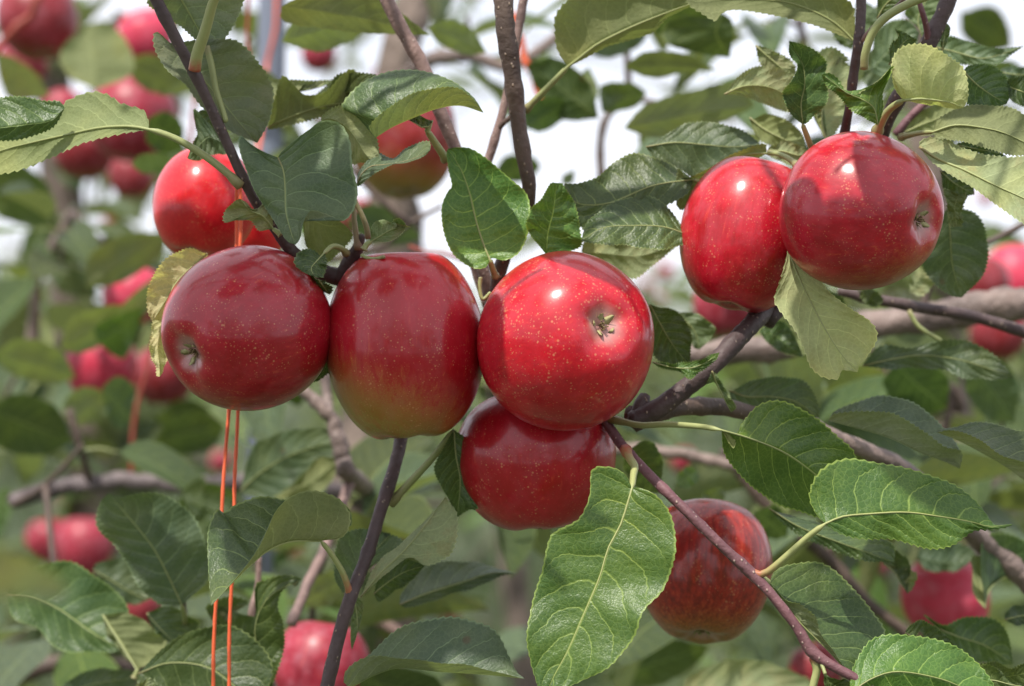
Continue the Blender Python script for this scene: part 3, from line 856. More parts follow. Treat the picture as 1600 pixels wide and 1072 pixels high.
branch('r2', [(1490, -30, 12, 0.03), (1477, 10, 12, 0.03), (1462, 45, 13, 0.03), (1448, 75, 13, 0.03), (1430, 115, 10, 0.035), (1405, 155, 12, 0.04), (1388, 190, 12, 0.045), (1370, 240, 12, 0.055), (1340, 300, 12, 0.07), (1260, 420, 13, 0.07), (1200, 500, 14, 0.055)], 'dark',
       'thick dark purple twig entering at the top right behind the pale leaf',
       extra=[([(1450, 72, 6, 0.03), (1448, 45, 5, 0.025), (1440, 15, 4, 0.02), (1432, -10, 3, 0.02)], 'purple'),
              ([(1400, 210, 7, 0.10), (1420, 185, 6, 0.10), (1450, 158, 5, 0.10), (1470, 148, 4, 0.10)], 'purple')])
branch('low', [(985, 662, 17, 0.028), (1000, 655, 17, 0.028), (1030, 640, 16, 0.026), (1060, 618, 15, 0.024), (1090, 592, 15, 0.024), (1120, 562, 15, 0.026), (1150, 530, 15, 0.032), (1175, 505, 15, 0.04), (1195, 480, 15, 0.055), (1215, 450, 15, 0.065)], 'dark',
       'smooth dark branch rising from the big apple to the right pair',
       extra=[([(985, 650, 15, 0.035), (1020, 648, 15, 0.05), (1060, 640, 14, 0.06), (1110, 636, 14, 0.07), (1150, 640, 13, 0.08), (1220, 655, 12, 0.10)], 'brown'),
              ([(990, 665, 14, 0.03), (1000, 640, 13, 0.03), (1008, 618, 8, 0.032)], 'dark')])
branch('t6', [(945, 655, 8, 0.03), (953, 668, 8, 0.026), (975, 700, 8, 0.012), (1010, 737, 8, -0.002), (1055, 782, 8, -0.010), (1100, 826, 8, -0.014), (1140, 865, 8, -0.016), (1168, 892, 9.5, -0.016), (1200, 925, 8, -0.018), (1240, 975, 8, -0.02), (1265, 1015, 9.5, -0.02), (1300, 1040, 8, -0.022), (1345, 1065, 8, -0.024), (1400, 1110, 8, -0.026)], 'purple',
       'purple red twig slanting down to the bottom right over the brown red apple')
branch('t7', [(632, 640, 10, 0.07), (624, 690, 10, 0.06), (612, 740, 10, 0.045), (596, 800, 10, 0.03), (575, 870, 10, 0.02), (553, 925, 10.5, 0.012), (540, 965, 10, 0.01), (525, 1020, 10.5, 0.008), (508, 1080, 11, 0.006), (495, 1130, 11, 0.005)], 'dark',
       'smooth purple grey twig below the second apple running to the bottom')
branch('diag', [(1240, 650, 12, 0.12), (1310, 685, 12, 0.13), (1360, 705, 13, 0.14), (1400, 728, 14, 0.15), (1450, 768, 15, 0.16), (1520, 835, 17, 0.18), (1560, 870, 17, 0.19), (1640, 935, 19, 0.20)], 'grey',
       'rough grey branch slanting to the right edge behind the shiny leaves')
# lower left shoots, a little behind the focus
branch('ll', [(262, 1130, 7, 0.20), (275, 1040, 6, 0.18), (290, 985, 5, 0.17), (288, 955, 4, 0.165), (286, 930, 3, 0.16)], 'brown',
       'short brown shoot carrying the broad leaves at lower left')
branch('lm', [(440, 1110, 8, 0.20), (395, 980, 7, 0.17), (402, 920, 5, 0.17), (404, 870, 4, 0.17)], 'pink',
       'thin buff shoot between the orange strings and the pink fruit')

# ---- leaves of the upper left twig
leaf('ul', 0, [(685, 560), (668, 520), (630, 500), (560, 480), (490, 437), (410, 433), (345, 455), (295, 485), (270, 545), (150, 568), (0, 565), (-200, 600)],
     [(690, 600), (600, 585), (460, 592), (320, 622), (150, 660), (0, 700), (-260, 800)],
     [(600, 612), (480, 632), (350, 672), (230, 730), (110, 778), (0, 800), (-150, 830)],
     y=(0.0, 0.05, 0.008, -0.004), kind='olive', see='u', st=[(690, 600), (760, 620), (850, 660), (960, 730), (1050, 800), (1115, 862)], sy=0.0,
     label='long pale leaf seen from below at the left edge', sr=(1.4, 1.4), teeth=26, tooth=0.0007)
leaf('ul', 0, [(270, 470), (200, 468), (90, 447), (0, 458), (-150, 480)], [(300, 500), (230, 560), (100, 580), (-60, 600), (-300, 640)],
     [(240, 590), (100, 640), (-60, 650)], y=(0.012, -0.005, 0.006, 0.004), kind='dark', midrib=False)
leaf('ul', 0, [(700, -60), (690, 15), (760, 75), (850, 130), (930, 200)], [(770, -160), (830, -20), (880, 70), (925, 150), (968, 225)],
     [(1020, -160), (1125, -60), (1110, 50), (1070, 130), (1020, 200)], y=(-0.01, 0.01, 0.003, 0.006), kind='silver', quilt=0.0007)
leaf('ul', 0, [(1040, 180), (1130, 215), (1215, 320), (1262, 430), (1250, 540), (1215, 620)], [(790, 200), (900, 320), (1010, 450), (1110, 570), (1190, 662)],
     [(722, 150), (715, 220), (760, 305), (850, 380), (905, 460), (980, 540), (1080, 610)], y=(0.01, 0.012, -0.008, -0.012), kind='silver', quilt=0.0010, wave=0.002,
     label='crinkled grey green leaf behind the dark twig')
leaf('ul', 12, [], [(1215, 440), (1235, 330), (1270, 230), (1300, 130), (1330, 20), (1370, -60)], [], y=(-0.016, -0.03, 0, 0), kind='olive', sr=(2.2, 2.0), midrib=True, st=[(1215, 440), (1216, 450)], name='leaf_stalk', sm='red')
leaf('ul', 12, [], [(1290, 290), (1320, 400), (1350, 560), (1400, 720), (1410, 760)], [], y=(0.0, -0.004, 0, 0), kind='olive', sr=(1.2, 1.3), midrib=True, name='leaf_stalk', st=[(1290, 290), (1289, 280)])
leaf('ul', 9, [(160, 310), (250, 230), (330, 172), (405, 118), (490, 122), (548, 165), (590, 265), (602, 400), (632, 540), (622, 640), (590, 700), (540, 742), (470, 715), (400, 690), (340, 680), (300, 740), (275, 850)],
     [(138, 345), (172, 430), (182, 540), (186, 680), (215, 800), (247, 890)],
     [(95, 328), (20, 292), (-50, 250), (-95, 215), (-112, 240), (-95, 320), (-60, 420), (-20, 520), (40, 640), (120, 750), (190, 860)],
     y=(-0.004, -0.012, -0.004, 0.004), kind='blue', quilt=0.0003, cup=0.05, label='broad blue green leaf right of the dark twig', tooth=0.0003)
leaf('ul', 9, [(300, 640), (400, 660), (480, 700), (530, 750)], [(290, 730), (360, 740), (450, 770), (560, 770)], [(320, 900), (430, 1000), (520, 930), (600, 840)],
     y=(0.03, 0.02, -0.01, 0.01), kind='olive', see='u', midrib=False)
leaf('ul', 12, [(1230, 690), (1215, 740), (1240, 820), (1205, 900)], [(1400, 900), (1330, 860), (1280, 870), (1170, 990)], [(1410, 960), (1300, 965), (1240, 1005)],
     y=(0.04, 0.05, 0.0, 0.0), kind='blue', midrib=False)
leaf('ul', 12, [(1262, 690), (1330, 690), (1400, 720)], [(1240, 700), (1300, 800), (1420, 900)], [(1225, 790), (1240, 860), (1200, 910), (1300, 930)], y=(0.05, 0.05, 0.0, 0.0), kind='dark', midrib=False)
leaf('ul', 0, [(1250, 940), (1210, 950), (1190, 970)], [(1265, 1060), (1215, 1000), (1160, 975), (1110, 920)], [(1200, 1060), (1140, 1020), (1050, 1020), (1040, 985), (1085, 935)],
     y=(0.0, -0.015, 0.004, -0.004), kind='pale', see='u', st=[(1265, 1060), (1300, 1085)], label='small grey curled leaf above the far left apple', wave=0.003)
leaf('ul', 3, [(1500, 150), (1470, 115), (1420, 100), (1375, 130), (1370, 165), (1400, 200)], [(1500, 118), (1470, 150), (1440, 190), (1465, 232)], [(1510, 160), (1500, 200), (1490, 225)],
     y=(0.0, -0.012, 0.003, 0.0), kind='dark', st=[(1500, 118), (1540, 85), (1580, 95), (1605, 120)], sy=0.02, n=50)
leaf('ul', 3, [(1460, 235), (1420, 200), (1380, 215)], [(1475, 240), (1500, 275), (1525, 310)], [(1530, 270), (1535, 290)], y=(0.0, 0.01, 0.0, 0.0), kind='dark', n=40)
leaf('ul', 3, [(1500, 600), (1470, 660), (1450, 712)], [(1530, 540), (1525, 600), (1480, 690), (1445, 715)], [(1560, 590), (1530, 650), (1490, 695)], y=(0.02, 0.03, 0, 0), kind='dark', n=50)
# yellowed leaf hanging behind the left apple
leaf('ul', 3, [(880, 97), (820, 120), (755, 160), (705, 240), (680, 320), (685, 380), (708, 430)], [(960, 120), (880, 190), (820, 250), (770, 330), (712, 425)], [(960, 200), (900, 300), (840, 400), (780, 440)],
     y=(0.035, 0.02, -0.006, 0.01), kind='yellow', see='u', label='yellow curled leaf behind the far left apple', wave=0.0022, quilt=0.0008)
leaf('ul', 3, [(715, 430), (702, 500), (700, 590), (722, 640), (725, 680)], [(790, 400), (745, 470), (728, 560), (738, 640), (740, 688)], [(850, 450), (800, 560), (760, 640), (752, 670)],
     y=(0.03, 0.02, 0.0, 0.01), kind='yellow', see='u', wave=0.002, midrib=False)
# leaves around the spur over the second apple
leaf('ul', 9, [(420, 80), (480, 40), (550, 25), (640, 60), (720, 150), (760, 260), (765, 340)], [(405, 110), (480, 105), (570, 160), (640, 250), (690, 330), (755, 400)][::1],
     [(470, 160), (540, 200), (590, 300), (605, 385), (660, 375)], y=(0.02, 0.016, 0.0, 0.01), kind='pale', see='u', label='pale brownish leaf behind the broad blue green leaf', midrib=False)
leaf('ul', 9, [(640, 440), (700, 360), (760, 330), (770, 320), (860, 350), (930, 290), (1000, 262), (1075, 245), (1090, 270)],
     [(628, 520), (660, 450), (720, 400), (800, 390), (900, 375), (1000, 345), (1088, 300)],
     [(650, 520), (700, 470), (780, 420), (880, 385), (960, 370), (1050, 335)], y=(0.02, -0.01, 0.008, -0.004), kind='blue', cup=0.04,
     st=[(628, 520), (612, 620), (612, 720), (625, 830), (640, 920)], sy=0.02, sm='brown', label='narrow folded leaf pointing right over the second apple')
leaf('ul', 9, [(720, 800), (740, 760), (790, 740), (840, 750)], [(720, 870), (770, 840), (860, 790), (970, 780)], [(760, 870), (850, 860), (930, 790), (900, 725), (860, 750)],
     y=(0.01, 0.0, 0.004, -0.006), kind='pale', st=[(720, 870), (690, 890), (672, 920)], n=60, label='small curled leaf tip on the spur of the second apple')
leaf('ul', 9, [], [(700, 850), (690, 780), (660, 700), (630, 640), (600, 560)], [], y=(0.015, 0.01, 0, 0), kind='olive', st=[(700, 850), (680, 890)], sr=(1.1, 1.0), name='leaf_stalk', sm='brown')
leaf('ul', 9, [], [(800, 965), (740, 978), (690, 970), (660, 955)], [], y=(0.0, 0.01, 0, 0), kind='olive', st=[(800, 965), (803, 965)], sr=(0.7, 0.8), name='leaf_stalk')
leaf('ul', 1, [(-80, 420), (-40, 380), (20, 340)], [(-270, 560), (-180, 480), (-60, 440), (60, 420), (170, 345)], [(-200, 530), (-60, 500), (60, 480), (150, 440)], y=(0.10, 0.06, 0, 0), kind='olive', midrib=False)
leaf('ul', 0, [(1300, 368), (1350, 385), (1400, 430), (1445, 440), (1510, 425), (1590, 345), (1640, 330)], [(1240, 590), (1300, 560), (1400, 520), (1500, 490), (1600, 470), (1720, 400)], [(1250, 600), (1330, 580), (1480, 540), (1600, 500)],
     y=(0.09, 0.07, -0.01, 0.0), kind='olive', see='u', label='olive green leaf behind the crinkled leaf')
leaf('ul', 0, [(1250, 450), (1252, 400), (1262, 370)], [(1235, 590), (1240, 500), (1300, 440), (1420, 420), (1560, 380)], [(1400, 400), (1480, 378), (1540, 375)], y=(0.1, 0.09, 0, 0), kind='pale', see='u', midrib=False)

# ---- centre top
leaf('pink', 1, [(80, 540), (15, 495), (60, 425), (130, 368), (230, 335), (350, 325), (450, 345), (545, 388), (620, 450)],
     [(165, 640), (245, 590), (340, 548), (450, 505), (560, 490), (668, 522)],
     [(145, 580), (230, 500), (330, 440), (450, 410), (550, 408), (620, 462)], y=(0.01, -0.005, 0.018, -0.012), kind='dark', cup=-0.08,
     label='curled leaf like a boat at the top centre, dark above and pale below', quilt=0.0005, tooth=0.0006, midrib=False)
leaf('pink', 1, [(330, 520), (360, 540)], [(430, 560), (400, 595), (350, 570), (300, 545)], [(400, 560)], y=(0.03, 0.02, 0, 0), kind='olive', st=[(400, 595), (430, 640), (470, 700), (498, 742)], sy=0.04, n=30, sm='green', sr=(1.5, 1.4))
leaf('up', 9, [(1430, 1030), (1350, 1030), (1250, 970), (1190, 860), (1165, 750), (1165, 640), (1200, 560), (1225, 520), (1205, 420), (1192, 320)],
     [(1462, 985), (1420, 880), (1375, 740), (1335, 570), (1290, 440), (1240, 350), (1200, 290)],
     [(1480, 975), (1560, 985), (1650, 930), (1700, 800), (1710, 650), (1680, 560), (1600, 490), (1520, 420), (1430, 340), (1340, 290), (1260, 283)],
     y=(0.022, 0.034, -0.004, -0.004), kind='fresh', quilt=0.0007, cup=0.12, st=[(1462, 985), (1480, 1040), (1498, 1090)], sy=0.03,
     label='glossy green leaf standing above the gap between the middle apples', sr=(1.2, 1.2), tooth=0.0003)
leaf('up', 1, [(870, 1060), (890, 970), (940, 920), (970, 860), (985, 845)], [(960, 1180), (965, 1080), (990, 980), (1000, 900), (1010, 848)], [(1110, 1150), (1112, 1060), (1090, 950), (1050, 880), (1030, 850)],
     y=(0.03, 0.03, -0.012, 0.006), kind='fresh', quilt=0.0011, wave=0.002, label='small crumpled leaf with a dry rim above the big centre apple', midrib=False)
leaf('up', 1, [(1500, 745), (1370, 712), (1290, 745), (1200, 815), (1110, 850), (1050, 852)], [(1640, 830), (1450, 860), (1250, 940), (1100, 940), (1040, 856)], [(1600, 900), (1400, 1000), (1200, 1060), (1110, 1040)],
     y=(0.05, 0.04, 0.01, -0.004), kind='dark', quilt=0.0007, label='dark leaf arching behind the small crumpled leaf', st=[(1640, 830), (1700, 850)])
leaf('up', 1, [(1480, 925), (1330, 920), (1230, 960), (1150, 1030)], [(1620, 1090), (1500, 1050), (1350, 1045), (1220, 1055), (1120, 1115)], [(1600, 1130), (1450, 1150), (1280, 1130), (1180, 1125)],
     y=(0.035, 0.03, 0.012, -0.006), kind='dark', quilt=0.0008, wave=0.0018, label='leaf folded over above the big centre apple, left of the right pair')
leaf('up', 4, [(1150, 60), (1300, 60), (1500, 65)], [(1120, 110), (1250, 120), (1380, 130), (1500, 100), (1580, 70)], [(1200, 160), (1350, 230), (1480, 150)], y=(0.08, 0.09, 0, 0), kind='pale', see='u', midrib=False)
leaf('vee', 1, [(1015, 240), (1000, 150), (1010, 60), (1100, -20), (1300, -90), (1500, -110), (1700, -60)],
     [(1060, 308), (1110, 270), (1190, 208), (1290, 155), (1400, 105), (1540, 50), (1760, -30)],
     [(1100, 290), (1240, 215), (1350, 185), (1450, 150), (1510, 90), (1570, 55)], y=(0.07, 0.055, -0.006, 0.008), kind='olive', see='u', sr=(1.3, 1.3),
     st=[(1060, 308), (1000, 370), (930, 440), (860, 512)], sy=0.085, label='large olive leaf seen from below at the top centre right', sm='green')
# bits around apples 2/3
leaf('up', 4, [], [(655, 230), (650, 280), (665, 330), (700, 300)], [], y=(0.02, 0.02, 0, 0), kind='olive', st=[(655, 230), (690, 180)], sr=(0.8, 0.8), name='leaf_stalk')
# ---- right top
leaf('r1', 2, [(815, 90), (790, 10), (600, -120), (200, -150), (-60, -100)], [(820, 195), (700, 90), (500, 10), (250, -10), (20, -60)],
     [(720, 150), (600, 105), (400, 62), (260, 45), (200, 60), (170, 92), (110, 60), (50, 20)], y=(0.05, 0.05, -0.008, -0.006), kind='olive', see='u',
     label='long olive leaf along the top edge, left of the slim red twig', st=[(820, 195), (838, 215)])
leaf('r1', 2, [(250, 385), (310, 330), (380, 312), (460, 318), (525, 350)], [(213, 437), (300, 400), (400, 400), (480, 430), (545, 480)], [(300, 445), (400, 480), (500, 515)], y=(0.05, 0.06, 0, 0.005), kind='pale', see='u', label='pale yellowish leaf left of the dark twisted leaf')
leaf('r1', 2, [(430, 235), (520, 285), (540, 340)], [(358, 212), (410, 260), (470, 310), (530, 360)], [(378, 280), (400, 330), (460, 350)], y=(0.07, 0.07, 0, 0), kind='pale', see='u', n=50)
leaf('r1', 2, [(520, 525), (488, 450), (495, 400), (540, 350), (552, 300), (530, 275), (512, 235)], [(575, 575), (568, 480), (585, 390), (572, 290), (512, 190)], [(600, 565), (660, 505), (690, 435), (675, 360), (690, 300), (640, 240), (570, 205)],
     y=(0.0, -0.005, -0.008, -0.01), kind='dark', quilt=0.0006, wave=0.0025, st=[(575, 575), (600, 640), (625, 705)], sy=0.01, label='dark twisted leaf standing above the gap of the right apples', sr=(1.2, 1.1))
leaf('r1', 2, [(650, 300), (655, 240), (720, 225), (790, 280)], [(690, 660), (665, 560), (680, 430), (720, 320), (740, 260)], [(760, 560), (800, 450), (805, 330)], y=(0.07, 0.08, 0, 0), kind='pale', see='u', label='pale brown leaf behind the dark twisted leaf')
leaf('r1', 2, [(945, 500), (948, 420), (1000, 312), (930, 365), (870, 410), (790, 440), (745, 375), (700, 340)], [(925, 580), (905, 500), (850, 460), (780, 430), (720, 385), (665, 345)], [(870, 548), (800, 505), (740, 440), (685, 390)],
     y=(-0.02, -0.02, 0.002, 0.002), kind='fresh', label='small bright green leaf with a rolled brown tip by the slim red twig', cup=0.2, midrib=True, sr=(0.8, 0.5), wave=0.002)
leaf('r1', 2, [], [(860, 320), (865, 250), (900, 150), (960, 80), (1060, 20), (1160, -20)], [], y=(0.005, -0.01, 0, 0), kind='olive', st=[(860, 320), (850, 340)], sr=(1.5, 1.9), name='leaf_stalk')
leaf('r2', 2, [(925, 40), (930, -30), (1000, -80)], [(920, 85), (960, 20), (1020, -20), (1150, -60)], [(990, 40), (1060, -10)], y=(0.05, 0.04, 0, 0), kind='dark')
leaf('r2', 2, [(980, 270), (985, 210), (1020, 170), (1010, 140)], [(975, 300), (1000, 260), (1040, 200), (1080, 170), (1100, 200)][:4], [(1020, 260), (1060, 220), (1100, 190)], y=(0.03, 0.03, 0, 0), kind='dark', n=50)
leaf('r2', 2, [(998, 400), (990, 300), (1040, 220), (1125, 205), (1190, 225), (1260, 270), (1325, 325), (1340, 420), (1335, 470)],
     [(1040, 465), (1120, 458), (1200, 465), (1270, 478), (1318, 500)], [(1120, 478), (1200, 490), (1260, 500)], y=(-0.01, -0.012, -0.006, 0.008), kind='lime', see='u', cup=-0.10, wave=0.002, quilt=0.0005,
     st=[(1040, 465), (985, 500), (950, 545), (918, 615)], sy=0.01, label='broad yellowish leaf folded over at the top right', sr=(1.7, 1.4))
leaf('r2', 2, [(1350, 305), (1440, 300), (1510, 350), (1540, 430)], [(1320, 330), (1380, 390), (1450, 440), (1520, 480)], [(1320, 440), (1360, 490), (1440, 500)], y=(0.015, 0.02, 0, 0), kind='dark', label='dark leaf just right of the broad yellowish leaf')
leaf('r2', 2, [(1190, 560), (1230, 535), (1320, 495), (1430, 490), (1540, 500), (1620, 560)], [(1180, 610), (1280, 580), (1400, 590), (1520, 620), (1680, 700)], [(1200, 640), (1300, 650), (1420, 680), (1560, 720)],
     y=(0.01, 0.0, 0.01, -0.004), kind='olive', see='u', st=[(1180, 612), (1120, 615), (1030, 635)], sy=0.04, label='olive leaf at the right edge above the long pale leaf')
leaf('r2', 2, [(1120, 655), (1165, 638), (1230, 640), (1300, 680), (1400, 712), (1520, 730), (1640, 750)], [(1115, 680), (1200, 735), (1330, 790), (1450, 850), (1560, 900), (1760, 990)],
     [(1170, 745), (1250, 800), (1360, 865), (1470, 945), (1580, 1020), (1660, 1060)], y=(0.008, -0.02, 0.006, -0.006), kind='pale', see='u', label='long pale leaf running off the right edge beside the right apple', sr=(1.3, 1.3))
leaf('r2', 2, [(1300, 665), (1400, 665), (1500, 715)], [(1290, 672), (1380, 690), (1460, 705), (1520, 725)], [(1400, 710)], y=(0.03, 0.03, 0, 0), kind='dark', n=50)
leaf('r2', 2, [(1530, 370), (1600, 355), (1680, 370)], [(1525, 400), (1580, 420), (1640, 440), (1700, 450)], [(1540, 460), (1600, 490), (1660, 490)], y=(0.02, 0.0, 0, 0), kind='dark')
leaf('r2', 2, [(1200, 190), (1260, 168), (1350, 200), (1480, 228), (1560, 222)], [(1180, 215), (1280, 240), (1400, 270), (1500, 250), (1598, 212)], [(1240, 275), (1340, 300), (1450, 298), (1530, 260)], y=(0.10, 0.09, 0, 0), kind='blue', label='grey blue leaf at the top right in front of the sky')
leaf('r2', 2, [(1500, 320), (1560, 310), (1640, 320)], [(1490, 335), (1560, 345), (1680, 350)], [(1550, 370), (1640, 380)], y=(0.12, 0.12, 0, 0), kind='blue')
leaf('r2', 2, [(1215, 170), (1235, 110)], [(1222, 240), (1230, 170), (1240, 108)], [(1245, 180), (1248, 130)], y=(0.03, 0.03, 0, 0), kind='pale', n=30)
leaf('r2', 2, [(1110, 130), (1050, 60), (1100, 0)], [(1130, 180), (1110, 90), (1150, 0), (1200, -40)], [(1180, 120), (1230, 40)], y=(0.10, 0.10, 0, 0), kind='blue')
leaf('r2', 2, [(900, 260), (910, 160), (980, 105), (1060, 95), (1110, 150)], [(890, 330), (950, 260), (1030, 190), (1110, 170)], [(950, 350), (1050, 290), (1100, 230)], y=(0.14, 0.14, 0, 0), kind='blue', midrib=False)
leaf('r2', 2, [(850, 260), (930, 230), (980, 290)], [(860, 330), (920, 320), (980, 350), (1000, 400)], [(860, 380), (920, 430)], y=(0.17, 0.17, 0, 0), kind='blue', midrib=False)
leaf('r2', 2, [(820, 20), (880, 20), (930, 60)], [(830, 190), (850, 110), (880, 60), (925, 20)], [(920, 120), (930, 60)], y=(0.2, 0.2, 0, 0), kind='blue', midrib=False)
leaf('r2', 2, [(740, 200), (725, 150), (790, 120)], [(800, 230), (770, 190), (780, 140), (800, 110)], [(825, 180)], y=(0.2, 0.2, 0, 0), kind='dark', midrib=False, n=40)
leaf('r2', 2, [(1060, 560), (1180, 490), (1290, 480)], [(1030, 620), (1120, 580), (1220, 540), (1300, 490)], [(1120, 625), (1230, 600)], y=(0.10, 0.10, 0, 0), kind='olive', see='u')
# beneath / behind the right apples
leaf('r1', 2, [(0, 590), (80, 568), (190, 575), (300, 608), (372, 662)], [(-150, 680), (-20, 660), (120, 670), (250, 680), (378, 670)], [(-100, 740), (20, 790), (90, 830), (200, 775), (320, 710)], y=(0.07, 0.07, 0.005, 0), kind='blue', label='blue green leaf behind the left one of the right pair')
leaf('r1', 2, [(395, 668), (300, 695), (200, 745), (100, 800), (40, 820), (0, 790)], [(408, 710), (320, 715), (220, 750), (120, 815), (40, 880), (-10, 950)], [(350, 740), (200, 800), (90, 900), (20, 970)],
     y=(0.055, 0.05, -0.004, 0.008), kind='olive', see='u', st=[(408, 710), (460, 712), (510, 735), (555, 770)], sy=0.03, label='edge on yellow green leaf lying along the top of the fifth apple', cup=0.02)
leaf('r1', 2, [(340, 560), (400, 530), (500, 560), (570, 620)], [(330, 545), (400, 600), (500, 650), (590, 690)], [(370, 640), (480, 690), (560, 720)], y=(0.09, 0.08, 0, 0), kind='olive', see='u')
leaf('r1', 2, [(430, 680), (500, 655), (570, 680)], [(410, 700), (480, 700), (560, 720), (600, 700)], [(440, 730), (540, 760)], y=(0.065, 0.06, 0, 0), kind='pale', see='u')
leaf('r1', 2, [(620, 520), (650, 490), (700, 540)], [(690, 655), (660, 600), (640, 540), (640, 480)], [(715, 600), (700, 540)], y=(0.09, 0.09, 0, 0), kind='olive', see='u', st=[(690, 655), (720, 720)])
leaf('r2', 5, [(500, 130), (480, 210), (462, 270), (448, 340), (480, 395), (545, 480), (585, 570), (612, 640), (665, 690), (735, 700), (752, 668), (770, 658)],
     [(505, 82), (545, 200), (620, 360), (710, 520), (775, 610), (830, 668)],
     [(560, 140), (640, 220), (700, 300), (790, 372), (880, 430), (915, 480), (905, 540), (870, 600), (840, 635)],
     y=(0.012, -0.012, -0.004, -0.008), kind='lime', see='u', quilt=0.0003, cup=0.06, teeth=24, tooth=0.0005, label='pale leaf hanging below the gap of the right apples, half in sun', sr=(1.1, 1.1))
leaf('r2', 5, [(1150, 60), (1130, 170), (1190, 260), (1260, 310)], [(1250, -100), (1260, 60), (1270, 180), (1312, 322)], [(1380, -60), (1428, 60), (1425, 180), (1370, 260)], y=(0.08, 0.09, 0, 0), kind='blue', label='dull blue green leaf hanging right of the right apple')
leaf('r2', 5, [(1080, 220), (1100, 160), (1150, 180)], [(1070, 300), (1100, 260), (1130, 200), (1140, 160)], [(1130, 310), (1180, 260), (1170, 200)], y=(0.16, 0.16, 0, 0), kind='pale', see='u', n=40, midrib=False)
leaf('r2', 2, [(1230, 880), (1250, 960), (1260, 1040)], [(1300, 900), (1280, 960), (1290, 1050)], [(1330, 900), (1310, 980), (1310, 1040)], y=(0.05, 0.05, 0, 0), kind='pale', n=40, midrib=False)
leaf('r2', 2, [(1215, 800), (1230, 880), (1260, 920)], [(1210, 790), (1280, 850), (1370, 900)], [(1300, 800), (1360, 850)], y=(0.05, 0.06, 0, 0), kind='dark')
leaf('twigr', 5, [(700, 290), (760, 330), (770, 370)], [(680, 270), (720, 320), (760, 390), (800, 420)][:3], [(720, 400), (700, 330)], y=(0.1, 0.12, 0, 0), kind='olive', n=40, midrib=False)
leaf('twigr', 5, [(830, 300), (900, 290), (945, 330)], [(840, 290), (880, 320), (930, 360)], [(850, 330), (890, 360)], y=(0.13, 0.13, 0, 0), kind='olive', n=40, midrib=False)

# ---- right of the big apple
leaf('low', 10, [(600, 165), (660, 165), (720, 200), (770, 260), (800, 340), (795, 420), (790, 500)], [(540, 140), (600, 250), (650, 340), (710, 430), (780, 512)], [(520, 250), (540, 400), (590, 480), (680, 515)], y=(0.055, 0.06, 0, 0), kind='dark', label='dark toothed leaf just right of the big centre apple', tooth=0.0006)
leaf('low', 10, [(700, 515), (800, 508), (880, 480), (960, 450)], [(560, 505), (680, 535), (800, 540), (900, 500), (975, 445)], [(620, 540), (720, 560), (790, 598), (860, 560), (940, 500)], y=(0.015, 0.012, 0, 0), kind='fresh', label='narrow yellow green leaf edge behind the dark branch')
leaf('low', 10, [(760, 195), (850, 210), (930, 270), (945, 320)], [(700, 200), (780, 260), (830, 330), (850, 425)], [(740, 260), (800, 350), (820, 410)], y=(0.12, 0.12, 0, 0), kind='blue')
leaf('low', 10, [(900, 640), (950, 590), (990, 650)], [(930, 560), (960, 640), (1000, 720), (1050, 820)], [(960, 590), (1020, 690), (1075, 780)], y=(0.02, 0.03, 0, 0), kind='pale', see='u')
leaf('low', 10, [(1060, 680), (1120, 650), (1230, 610), (1340, 595), (1460, 610), (1540, 660), (1590, 760)], [(1040, 680), (1150, 720), (1300, 720), (1450, 750), (1600, 850)], [(1060, 750), (1200, 800), (1400, 850)], y=(0.10, 0.09, 0, 0), kind='blue', label='dull dark leaf behind the shiny toothed leaf', )
leaf('low', 10, [(1240, 300), (1330, 240), (1420, 300)], [(1225, 310), (1330, 340), (1400, 400), (1500, 470)], [(1290, 390), (1380, 440)], y=(0.13, 0.12, 0, 0), kind='dark', midrib=False)
leaf('low', 10, [(1290, 200), (1400, 260), (1480, 350), (1510, 440)], [(1230, 290), (1300, 270), (1400, 350), (1500, 460)][:4], [(1300, 370), (1400, 450)], y=(0.16, 0.15, 0, 0), kind='olive', midrib=False, see='u')
# ---- purple twig leaves
leaf('t6', 8, [(255, -40), (290, -130), (370, -230), (480, -250), (600, -200), (720, -100), (820, 10)], [(200, -118), (330, -80), (480, -20), (600, 60), (760, 190)], [(220, 0), (330, 130), (440, 215), (560, 255), (680, 285), (760, 250)],
     y=(-0.015, 0.012, 0.004, 0.006), kind='fresh', st=[(200, -118), (100, -135), (-60, -145), (-170, -140), (-250, -155), (-318, -172)], sy=0.026, sm='green', quilt=0.001,
     label='glossy toothed leaf at the right, half in shade, left of another', sr=(1.2, 1.2), tooth=0.0006)
leaf('t6', 8, [(640, 270), (608, 190), (635, 95), (695, 42), (790, 20), (900, 33), (1050, 60), (1240, 115), (1350, 190), (1425, 270), (1460, 325)],
     [(680, 315), (760, 282), (880, 270), (1050, 262), (1200, 280), (1350, 305), (1440, 328), (1548, 318)],
     [(760, 362), (880, 382), (1030, 395), (1170, 428), (1270, 405), (1370, 352), (1450, 342), (1520, 330)], y=(-0.03, -0.018, 0.006, 0.0), kind='fresh',
     st=[(680, 315), (600, 375), (500, 465), (430, 525), (385, 550), (345, 545), (315, 530)], sy=-0.016, sm='red', quilt=0.0009, label='bright green leaf lying flat at the right with a pointed tip', sr=(1.3, 1.3), cup=0.05)
leaf('t6', 8, [(440, 545), (510, 508), (640, 498), (730, 535), (830, 640), (910, 740), (958, 830), (905, 940), (830, 1010)],
     [(425, 592), (480, 670), (570, 780), (670, 880), (800, 1020)], [(500, 672), (570, 695), (630, 740), (660, 830), (720, 910), (765, 975)],
     y=(-0.012, -0.02, 0.018, -0.006), kind='dark', quilt=0.0012, cup=0.05, st=[(425, 592), (390, 570), (350, 560)], sy=-0.017, label='deeply wrinkled dark leaf hanging from the purple twig', sr=(1.6, 1.2), sm='green', tooth=0.0006)
